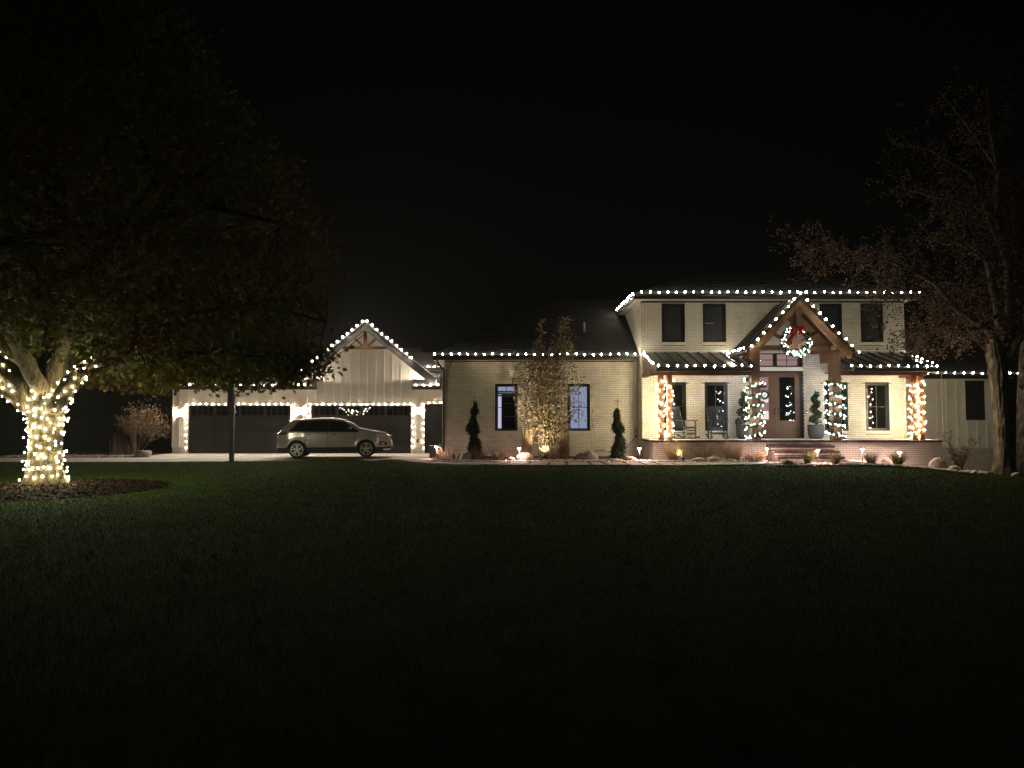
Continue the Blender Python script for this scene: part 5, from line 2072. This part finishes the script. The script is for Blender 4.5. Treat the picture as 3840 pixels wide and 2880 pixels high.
for i in range(13):
    b = Vector((cx + rnd.uniform(-.25, .3), cy + rnd.uniform(-.2, .2), cz))
    tgt = W(rnd.choice((1120, 1340, 1000, 1200, 1400, 1100, 1320)) + rnd.uniform(-50, 50), rnd.choice((60, 180, 420, 500)) if i > 2 else (60, 30, 90)[i])
    if i < 3:
        tgt = W((1135, 1345, 1330)[i], (60, 30, 120)[i])
    tgt.y = cy + rnd.uniform(-.25, .25)
    m1 = b.lerp(tgt, .4) + Vector((rnd.uniform(-.06, .06), 0, 0))
    m2 = b.lerp(tgt, .75) + Vector((rnd.uniform(-.05, .05), 0, 0))
    runs.append(([b, m1, m2, tgt], [.020, .014, .009, .003]))
    for k in range(7):
        p = b.lerp(tgt, rnd.uniform(.3, .92))
        q = p + Vector((rnd.uniform(-.28, .28), rnd.uniform(-.2, .2), rnd.uniform(.2, .5)))
        runs.append(([p, p.lerp(q, .5) + Vector((0, 0, -.02)), q], [.006, .004, .002]))
tubes('stems', runs, 'twig', asp, 5)

# multi stemmed shrub left of the garage
sx, sy = ax(515, 33.6), 33.6
sh = thing('shrub', 'multi stemmed shrub with russet leaves at the outer garage corner', 'shrub', (sx, sy, 0))
runs, LP = [], []
for i in range(16):
    a = rnd.uniform(-1.0, 1.0)
    tip = at(440 + (a + 1) / 2 * 200 + rnd.uniform(-12, 12), 1500 + abs(a) * 70 + rnd.uniform(0, 60), sy + rnd.uniform(-.6, .6))
    b = Vector((sx + rnd.uniform(-.1, .1), sy, 0))
    mid_ = b.lerp(tip, .5) + Vector((-.10 * a, 0, .12))
    runs.append(([b, mid_, tip], [.022, .013, .003]))
    for k in range(10):
        p = mid_.lerp(tip, rnd.random())
        q = p + Vector((rnd.gauss(.05, .25), rnd.gauss(0, .2), rnd.uniform(-.1, .35)))
        runs.append(([p, q], [.005, .002]))
        for j in range(9):
            c = p.lerp(q, rnd.uniform(.2, 1.1))
            LP.append(tuple(c + Vector((rnd.gauss(0, .05), rnd.gauss(0, .05), rnd.gauss(0, .05)))))
for _ in range(900):
    p = at(545 + rnd.gauss(0, 45), 1575 + rnd.gauss(0, 32), sy + rnd.gauss(0, .4))
    LP.append(tuple(p))
tubes('stems', runs, 'twig', sh, 5)
scatter('leaves', np.array(LP), rng.uniform(.05, .09, len(LP)), T_LEAF, 'bush_leaf', sh)

# thin dark bush before the right wing
bx_, by_ = ax(3592, 25.2), 25.2
bz_ = H(bx_, by_)
bu = thing('thin_bush', 'thin dark bush before the right wing wall', 'shrub', (bx_, by_, bz_))
runs, LP = [], []
for i in range(15):
    tip = at(3593 + rnd.uniform(-62, 75), 1600 + rnd.uniform(0, 120), by_ + rnd.uniform(-.4, .4))
    b = Vector((bx_ + rnd.uniform(-.1, .1), by_, bz_))
    mid_ = b.lerp(tip, .5) + Vector((0, 0, .08))
    runs.append(([b, mid_, tip], [.012, .008, .002]))
    for k in range(8):
        p = b.lerp(tip, rnd.uniform(.35, 1))
        q = p + Vector((rnd.gauss(0, .16), rnd.gauss(0, .12), rnd.uniform(-.05, .2)))
        runs.append(([p, q], [.004, .0015]))
        for j in range(7):
            LP.append(tuple(p.lerp(q, rnd.uniform(.2, 1.1)) + Vector((rnd.gauss(0, .03), rnd.gauss(0, .03), rnd.gauss(0, .03)))))
tubes('stems', runs, 'twig', bu, 4)
scatter('leaves', np.array(LP), rng.uniform(.035, .065, len(LP)), T_LEAF, 'dry_leaf', bu)
# ================================================================== BIG OAK (left)
TX, TY = -11.37, 17.6
TZ = H(TX, TY) + .12
oak = thing('oak_tree', 'big oak with lights wrapped round its trunk', 'tree', (TX, TY, 0))
TR = [(-.1, .62), (.12, .52), (.3, .43), (.6, .385), (1.0, .36), (1.4, .365), (1.8, .40), (2.1, .47), (2.35, .56), (2.6, .52), (3.0, .46), (3.6, .40)]
TR = [(-.1, .60), (.12, .50), (.3, .42), (.6, .375), (1.0, .355), (1.4, .36), (1.8, .39), (2.1, .45), (2.35, .53), (2.7, .50), (3.2, .42), (4.2, .34)]


def trunk_pt(a, z):
    r = interp(TR, z)
    r *= 1 + .05 * math.sin(5 * a + z) * (1 if z < .5 else .5) + .035 * mnoise.noise(Vector((math.cos(a) * 2, math.sin(a) * 2, z * 1.2)))
    if z < .5:
        r *= 1 + .10 * max(0, math.sin(a * 4 + .7)) * (1 - z / .5)
    r += .022 * (abs(mnoise.noise(Vector((math.cos(a) * 5.5, math.sin(a) * 5.5, z * 1.3)))) * 2 - .5)
    return Vector((TX + r * math.cos(a), TY + r * math.sin(a) * .92, z))


m = MB()
NA = 84
zl = [-.1 + i * .06 for i in range(72)]
m.v = [tuple(trunk_pt(2 * math.pi * k / NA, z)) for z in zl for k in range(NA)]
m.f = [(i * NA + k, i * NA + (k + 1) % NA, (i + 1) * NA + (k + 1) % NA, (i + 1) * NA + k) for i in range(len(zl) - 1) for k in range(NA)]
m.build('trunk', 'bark_oak', oak, smooth=True)
o3 = lambda x, y, z: Vector((TX + x, TY + y, z))
LIMBS = [([(-.25, -.1, 2.0), (-.75, -.3, 2.45), (-1.4, -.6, 2.75), (-2.6, -1.0, 3.1), (-4.2, -1.4, 3.9)], [.26, .23, .19, .14, .05]),
         ([(-.2, -.1, 2.2), (-.8, -.5, 2.95), (-1.6, -.9, 3.7), (-3.0, -1.6, 5.0)], [.28, .24, .18, .06]),
         ([(.22, -.12, 1.95), (.62, -.30, 2.38), (1.1, -.45, 2.85), (1.55, -.5, 3.05), (2.6, -.6, 3.15), (4.2, -.4, 3.3), (6.0, 0, 3.2)], [.24, .21, .17, .14, .10, .06, .02]),
         ([(.15, -.1, 2.5), (.5, -.4, 3.3), (1.0, -.7, 4.4), (2.2, -1.0, 6.0), (3.2, -1.2, 7.4)], [.24, .20, .17, .11, .03]),
         ([(.0, .0, 3.2), (.1, .1, 6.0), (-.1, .1, 9.0), (.1, 0, 13.6)], [.40, .30, .18, .03]),
         ([(.05, .2, 2.6), (1.3, 1.4, 3.8), (3.2, 2.8, 4.8), (5.2, 4.0, 5.4)], [.2, .16, .10, .03]),
         ([(.1, -.3, 2.4), (.2, -1.4, 3.4), (.9, -3.2, 4.3), (1.6, -5.0, 4.6)], [.2, .16, .10, .03]),
         ([(-.1, -.3, 2.9), (-1.0, -1.8, 4.2), (-2.2, -3.6, 5.2)], [.2, .15, .04]),
         ([(.0, 0, 4.6), (1.8, .3, 6.4), (3.6, .4, 8.0), (4.8, .5, 9.2)], [.2, .14, .08, .02]),
         ([(.0, 0, 5.4), (2.2, -.8, 6.2), (4.6, -1.4, 6.5), (6.2, -1.6, 6.1)], [.18, .14, .08, .02]),
         ([(.0, 0, 7.0), (1.6, .2, 9.2), (3.0, .3, 11.0)], [.16, .10, .02]),
         ([(.0, 0, 6.4), (-2.0, -1.0, 8.2), (-3.8, -1.4, 9.6)], [.16, .10, .02]),
         ([(.0, .0, 4.0), (-1.6, 1.6, 5.8), (-3.4, 3.2, 6.8)], [.2, .14, .03]),
         ([(.3, .1, 3.6), (2.6, .6, 4.3), (4.8, .8, 4.6), (6.6, .8, 4.2)], [.17, .12, .07, .02])]
for pts, rad in LIMBS:
    P = [o3(*p) for p in pts]
    # smooth the polyline a little
    Q, Rr = [], []
    for i in range(len(P) - 1):
        for f in (0, .33, .67):
            q = P[i].lerp(P[i + 1], f)
            if f or i:
                q += Vector((rnd.gauss(0, .03), rnd.gauss(0, .03), rnd.gauss(0, .03))) * (0 if f == 0 else 1)
            Q.append(q)
            Rr.append(rad[i] + (rad[i + 1] - rad[i]) * f)
    Q.append(P[-1])
    Rr.append(rad[-1])
    MB().tube(Q, Rr, 12).build('limb', 'bark_oak', oak, smooth=True)
# twigs from limbs toward the crown skin
CR = [(2.35, 3.6), (2.9, 6.1), (3.24, 6.67), (3.8, 6.95), (4.48, 6.85), (5.16, 7.08), (5.95, 7.0), (6.86, 6.75), (7.88, 6.1), (8.67, 5.4), (9.8, 4.95), (10.7, 4.15), (11.4, 3.4), (12.6, 2.3), (13.8, .9), (14.4, .2)]


def crown_r(z, a):
    n = 1 + .13 * mnoise.noise(Vector((math.cos(a) * 1.7, math.sin(a) * 1.7, z * .75))) + .06 * mnoise.noise(Vector((math.cos(a) * 4, math.sin(a) * 4, z * 2)))
    return interp(CR, z) * n * (.93 + .04 * sm(5.5, 7.5, z))


tw, CL = [], []
limbpts = [(o3(*p), i) for i, (pts, rad) in enumerate(LIMBS) for p in pts[1:]]
for i in range(2050):
    z = 2.45 + (rnd.random() ** 1.25) * 11.6
    a = rnd.uniform(0, 2 * math.pi)
    q = .35 + .65 * math.sqrt(rnd.random()) if rnd.random() < .85 else rnd.uniform(.15, .6)
    r = crown_r(z, a) * q
    # hollow under the crown near the trunk, lower tips droop at the outside
    if z < 3.3 and r < 1.7:
        continue
    if z < 3.35 and abs(r * math.cos(a)) < 2.7 and r * math.sin(a) < 2.5:
        continue
    c = Vector((TX + r * math.cos(a), TY + r * math.sin(a), z - .25 * (q > .85) * rnd.random()))
    CL.append(c)
    if i % 3 == 0:
        b = min(limbpts, key=lambda t_: (t_[0] - c).length)[0]
        md = b.lerp(c, .5) + Vector((0, 0, .15))
        tw.append(([b, md, c], [.035, .018, .005]))
NCROWN = len(CL)
# extra low sprays in front of the garage
for i in range(95):
    u = rnd.uniform(300, 1190)
    Yq = rnd.uniform(18.0, 22.5)
    lowv = interp([(300, 1440), (420, 1470), (640, 1465), (720, 1445), (900, 1432), (1020, 1450), (1120, 1440), (1180, 1390), (1220, 1330)], u)
    p = at(u, lowv - abs(rnd.gauss(0, 55)) - 34, Yq)
    CL.append(p)
    if i % 2 == 0:
        tw.append(([p + Vector((-1.0, -.2, .35)), p + Vector((-.4, 0, .2)), p], [.015, .010, .004]))
tubes('twigs', tw, 'bark_oak', oak, 5)
P = []
for ci, c in enumerate(CL):
    low = 2.60 if ci < NCROWN else 2.2
    for k in range(34):
        d = Vector((rnd.gauss(0, 1), rnd.gauss(0, 1), rnd.gauss(0, .75)))
        p = c + d * .30
        if p.z > low + .10 * math.sin(p.x * 2.1 + p.y * 1.3):
            P.append(tuple(p))
P = np.array(P)
P = P[~((P[:, 2] < 3.0) & (np.abs(P[:, 0] - TX) < 2.3) & (P[:, 1] < TY + 2.0))]
print('oak leaves', len(P))
scatter('crown', P, rng.uniform(.12, .20, len(P)), T_OAK, 'oak_leaf', oak, droop=-.55)

# lights round the trunk and the first limbs
tl = thing('light_string', 'net of white lights wrapped round the oak trunk and lower limbs', 'string lights', (TX, TY, .1))
W, B = [], []
turns = 15
for i in range(turns * 24):
    f = i / (turns * 24 - 1)
    a = 2 * math.pi * turns * f
    p = trunk_pt(a, .20 + 2.15 * f + .03 * math.sin(a * .7))
    o = (p - Vector((TX, TY, p.z))).normalized()
    W.append(p + o * .012)
m = MB().tube(W, .004, 4)
for p in along(W, .185, .05):
    o = (p - Vector((TX, TY, p.z))).normalized()
    if True:
        B.append(p + o * .028 + Vector((rnd.uniform(-.07, .07), 0, rnd.uniform(-.08, .08))))
for li, lo, hi, nb, tn in ((0, .18, 2.5, 40, 9), (1, .55, 2.4, 40, 9), (2, .12, 1.85, 40, 9)):
    pts, rad = LIMBS[li]
    P3 = [o3(*p) for p in pts]
    ln = [0]
    for p, q in zip(P3, P3[1:]):
        ln.append(ln[-1] + (q - p).length)
    Wl = []
    NN = tn * 12
    for i in range(NN):
        s = lo + (hi - lo) * i / (NN - 1)
        k = max(j for j in range(len(ln) - 1) if ln[j] <= s)
        f = (s - ln[k]) / (ln[k + 1] - ln[k])
        c = P3[k].lerp(P3[k + 1], f)
        rr = rad[k] + (rad[k + 1] - rad[k]) * f + .015
        d = (P3[k + 1] - P3[k]).normalized()
        s1 = d.cross(Vector((0, 1, 0))).normalized()
        s2 = d.cross(s1)
        a = 2 * math.pi * tn * i / NN
        Wl.append(c + (s1 * math.cos(a) + s2 * math.sin(a)) * rr)
    m.tube(Wl, .004, 4)
    L_ = sum((q - p).length for p, q in zip(Wl, Wl[1:]))
    B += [p + Vector((rnd.uniform(-.03, .03), -.012, rnd.uniform(-.03, .03))) for p in along(Wl, L_ / nb, .02)]
m.build('wire', 'cable', tl)
add_bulbs(tl, B, 'bulb_trunk', .0135, 1.3)
print('trunk bulbs', len(B))
assert len(B) < 330, len(B)

# mulch ring: mound plus chips
def ring_z(r):
    return .13 * (1 - sm(.4, 2.75, r))
m = MB()
m.grid(lambda a, b: (lambda r, t: (TX + r * math.cos(t), TY + r * math.sin(t), H(TX + r * math.cos(t), TY + r * math.sin(t)) + .012 + ring_z(r)))(b * (2.75 + .12 * math.sin(3 * 2 * math.pi * a) + .06 * math.sin(7 * 2 * math.pi * a)), a * 2 * math.pi), 72, 12)
struct(m.build('mulch_ring', 'mulch', smooth=True))
P = []
for _ in range(9000):
    r, a = 2.75 * math.sqrt(rnd.random()), rnd.uniform(0, 6.283)
    P.append((TX + r * math.cos(a), TY + r * math.sin(a), .016 + ring_z(r)))
D = rng.normal(size=(9000, 3)) * np.array([1, 1, .35])
o = scatter('mulch_chips', np.array(P), rng.uniform(.04, .11, 9000), T_LEAF, 'mulch', None, rot=dir_rot(D), width=.45)
tag(o, 'dark shredded wood mulch round the oak trunk', 'mulch')
o['kind'] = 'stuff'


# ================================================================== BARE TREE (right)
BX, BY = ax(3757, 23.6), 23.6
BZ = H(BX, BY)
bt = thing('autumn_tree', 'rough barked tree with sparse brown leaves beside the right wing', 'tree', (BX, BY, BZ))
A = lambda u, v, dy=0.0: at(u, v, BY + dy)
# trunk with flare
prof = [(-.2, .46), (.1, .38), (.3, .30), (.7, .25), (1.5, .235), (2.4, .225), (3.2, .25), (3.9, .27), (4.3, .22)]
m = MB()
NA = 72
zl = [-.2 + i * .075 for i in range(61)]
def bt_pt(a, z):
    r = interp(prof, z)
    r *= 1 + .10 * mnoise.noise(Vector((math.cos(a) * 3.5, math.sin(a) * 3.5, z * .9))) + .06 * mnoise.noise(Vector((math.cos(a) * 9, math.sin(a) * 9, z * 2.0)))
    r += .028 * (abs(mnoise.noise(Vector((math.cos(a) * 5, math.sin(a) * 5, z * 1.1)))) * 2 - .5)
    lean = -.05 * z + .09 * math.sin(z * .9)
    return (BX + lean * .6 + r * math.cos(a), BY + r * math.sin(a), BZ + z)
m.v = [bt_pt(2 * math.pi * k / NA, z) for z in zl for k in range(NA)]
m.f = [(i * NA + k, i * NA + (k + 1) % NA, (i + 1) * NA + (k + 1) % NA, (i + 1) * NA + k) for i in range(len(zl) - 1) for k in range(NA)]
m.build('trunk', 'bark', bt, smooth=True)
BL_ = [  # limbs read off the photograph as they leave the fork
    ([A(3745, 1330), A(3718, 1250, -.1), A(3650, 1200, -.3), A(3590, 1165, -.5), A(3545, 1110, -.7), A(3500, 1060, -.9), A(3440, 1028, -1.1), A(3390, 1030, -1.2), A(3330, 1050, -1.3)], [.16, .13, .10, .09, .08, .07, .05, .03, .012]),
    ([A(3758, 1320), A(3745, 1180, .1), A(3720, 1060, .2), A(3700, 980, .2), A(3655, 935, .1), A(3615, 900, 0), A(3625, 800, 0), A(3600, 760, 0)], [.18, .14, .11, .08, .06, .045, .03, .015]),
    ([A(3775, 1310), A(3790, 1150, .3), A(3780, 1000, .5), A(3740, 830, .6), A(3745, 640, .7), A(3710, 480, .8), A(3700, 330, .9)], [.20, .16, .13, .10, .07, .05, .02]),
    ([A(3780, 1330, -.1), A(3830, 1250, -.2), A(3900, 1150, -.3), A(3980, 1000, -.4), A(4060, 800, -.4)], [.17, .14, .11, .08, .03]),
    ([A(3700, 980, .2), A(3640, 940, -.2), A(3560, 895, -.6), A(3480, 885, -.8)], [.06, .045, .03, .012]),
    ([A(3780, 1000, .5), A(3800, 850, .4), A(3820, 720, .3), A(3860, 640, .2)], [.09, .07, .05, .02]),
    ([A(3745, 640, .7), A(3690, 560, .5), A(3610, 450, .3), A(3520, 340, .1)], [.06, .045, .03, .01]),
    ([A(3440, 1028, -1.1), A(3350, 985, -1.6), A(3280, 968, -1.9), A(3160, 970, -2.2), A(3030, 925, -2.6)], [.045, .035, .025, .016, .006]),
    ([A(3740, 830, .6), A(3640, 760, .2), A(3500, 740, -.2), A(3380, 700, -.6)], [.06, .045, .03, .01]),
    ([A(3780, 1000, .5), A(3640, 650, .0), A(3480, 560, -.4), A(3350, 540, -.8)], [.07, .045, .03, .01]),
    ([A(3745, 1180, .1), A(3680, 1230, -.6), A(3600, 1240, -1.0), A(3520, 1230, -1.3), A(3440, 1215, -1.5)], [.07, .05, .03, .02, .008])]
twr, LP = [], []
for pts, rad in BL_:
    MB().tube(pts, rad, 9).build('limb', 'bark', bt, smooth=True)
for li, (pts, rad) in enumerate(BL_):
    L = along(pts, .16 if li not in (2, 5, 6, 8, 9) else .30, .5)
    for p in L:
        for k in range(3):
            q = p + Vector((rnd.gauss(-.15, .45), rnd.gauss(0, .45), rnd.gauss(.12, .40)))
            md = p.lerp(q, .5) + Vector((0, 0, .08))
            e = q + Vector((rnd.gauss(0, .12), rnd.gauss(0, .12), -rnd.uniform(.05, .4)))
            if k == 0:
                twr.append(([p, md, q, e], [.009, .006, .003, .0015]))
            for j in range(16):
                f = rnd.random()
                c = md.lerp(q, f) if rnd.random() < .5 else q.lerp(e, f)
                LP.append(tuple(c + Vector((rnd.gauss(0, .07), rnd.gauss(0, .07), rnd.gauss(0, .07)))))
# sprays hanging over the upper storey
for u, v, n, su, sv in ((3040, 900, 46, 55, 40), (3110, 960, 26, 25, 45), (3020, 960, 14, 22, 40), (3300, 960, 70, 60, 50), (3330, 1080, 60, 45, 40), (3260, 1150, 14, 14, 35), (3290, 1210, 10, 14, 22), (3500, 1150, 90, 50, 35),
                        (3440, 1250, 90, 50, 32), (3590, 1260, 60, 40, 25), (3480, 1300, 22, 30, 25), (3380, 1300, 18, 26, 14), (3620, 1080, 120, 70, 50), (3560, 820, 70, 110, 60), (3700, 700, 70, 90, 80), (3480, 700, 40, 110, 60), (3600, 500, 40, 120, 80), (3780, 420, 40, 60, 110), (3820, 1100, 110, 40, 90), (3800, 850, 120, 50, 90)):
    for k in range(n):
        p = at(u + rnd.gauss(0, su), v + rnd.gauss(0, sv), BY - 1.6 + rnd.gauss(0, .5) + (1.4 if u > 3550 else 0))
        e = p + Vector((rnd.gauss(0, .08), rnd.gauss(0, .08), -rnd.uniform(.08, .3)))
        if k % 4 == 0:
            twr.append(([p + Vector((rnd.uniform(.1, .35), 0, rnd.uniform(.0, .2))), p, e], [.006, .004, .002]))
        for j in range(7):
            LP.append(tuple(p.lerp(e, rnd.random()) + Vector((rnd.gauss(0, .05), rnd.gauss(0, .05), rnd.gauss(0, .05)))))
tubes('twigs', twr, 'twig', bt, 4)
print('right leaves', len(LP))
scatter('leaves', np.array(LP), rng.uniform(.06, .105, len(LP)), T_LEAF, 'dry_leaf', bt, droop=-.5)

# second trunk at the picture's right edge
b2 = thing('bare_tree', 'dark trunk of a second tree at the far right edge', 'tree', (ax(3845, 25.5), 25.5, H(16, 25.5)))
q0 = wloc(b2)
tubes('trunk', [([q0 + Vector((0, 0, -.1)), q0 + Vector((-.02, 0, 1.2)), q0 + Vector((.0, 0, 2.6)), q0 + Vector((.1, 0, 4.2)), q0 + Vector((.3, 0, 7))], [.34, .26, .24, .2, .1])], 'bark', b2, 14)
tubes('limb', [([q0 + Vector((0, 0, 2.75)), q0 + Vector((-.25, -.1, 3.0)), q0 + Vector((.5, -.2, 3.45))], [.10, .08, .06])], 'bark', b2, 9)

# ================================================================== GRASS BLADES
n = 420000
Yg = 3.2 + (30 - 3.2) * rng.uniform(0, 1, n) ** 1.1
Xg = rng.uniform(-1, 1, n) * (Yg * .74 + 3.5)


def lawn_edge(x):
    if x < -3:
        return interp(DRV, x) if x < -5.4 else interp([(-5.5, 29.0), (-4.9, 27.5), (-4.2, 25.3), (-3.3, 23.3), (-2.9, 22.7)], x)
    return interp([(-3, 22.8), (-2.2, 21.9), (-1.2, 21.62), (.5, 21.48), (5.5, 21.47), (7.4, 21.6), (7.7, 20.9), (10, 21.0), (14.0, 22.0), (14.4, 23.0), (18, 22.6), (23, 22.3)], x)


edge = np.array([lawn_edge(x) for x in Xg])
ok = (np.hypot(Xg - TX, Yg - TY) > 2.84) & (Yg < edge - .02)
Xg, Yg = Xg[ok], Yg[ok]
n = len(Xg)
Zg = np.array([H(x, y) for x, y in zip(Xg, Yg)])
sc = np.clip(Yg / 10.0, .7, 1.7)
a = rng.uniform(0, 6.28, n)
lean = rng.uniform(.2, 1.0, n) * .03 * sc
hgt = rng.uniform(.025, .055, n)
w = .0035 * sc
V = np.zeros((n, 3, 3))
V[:, 0] = np.stack([Xg - w * np.cos(a), Yg - w * np.sin(a), Zg - .003], 1)
V[:, 1] = np.stack([Xg + w * np.cos(a), Yg + w * np.sin(a), Zg - .003], 1)
b = rng.uniform(0, 6.28, n)
V[:, 2] = np.stack([Xg + lean * np.cos(b), Yg + lean * np.sin(b), Zg + hgt], 1)
g = npmesh('grass', V.reshape(-1, 3), np.arange(n * 3).reshape(-1, 3), 'grass_blade')
tag(g, 'short mown grass blades covering the lawn', 'grass')
g['kind'] = 'stuff'
# fallen leaves on the lawn
P = [(lambda x, y: (x, y, H(x, y) + .03))(rnd.uniform(-14, 15), rnd.uniform(5, 21)) for _ in range(140)]
o = scatter('fallen_leaves', np.array(P), rng.uniform(.05, .09, 140), T_OAK, 'dry_leaf', None, rot=dir_rot(rng.normal(size=(140, 3)) * np.array([1, 1, .15])))
tag(o, 'dry fallen leaves scattered on the lawn', 'leaves')
o['kind'] = 'stuff'
# ================================================================== NIGHT HAZE
hm, nt, out = newmat('haze')
pv = nt.nodes.new('ShaderNodeVolumePrincipled')
pv.inputs['Color'].default_value = (.95, .95, .92, 1)
pv.inputs['Density'].default_value = HAZE
pv.inputs['Anisotropy'].default_value = .35
nt.links.new(pv.outputs[0], out.inputs['Volume'])
hz_ = MB().box(-70, 70, -12, 75, -1.6, 16.5).build('haze', 'haze')  # volume added for the faint glow it gives near bulbs
hz_['kind'] = 'stuff'
tag(hz_, 'thin haze added for a glow round the lights', 'haze')
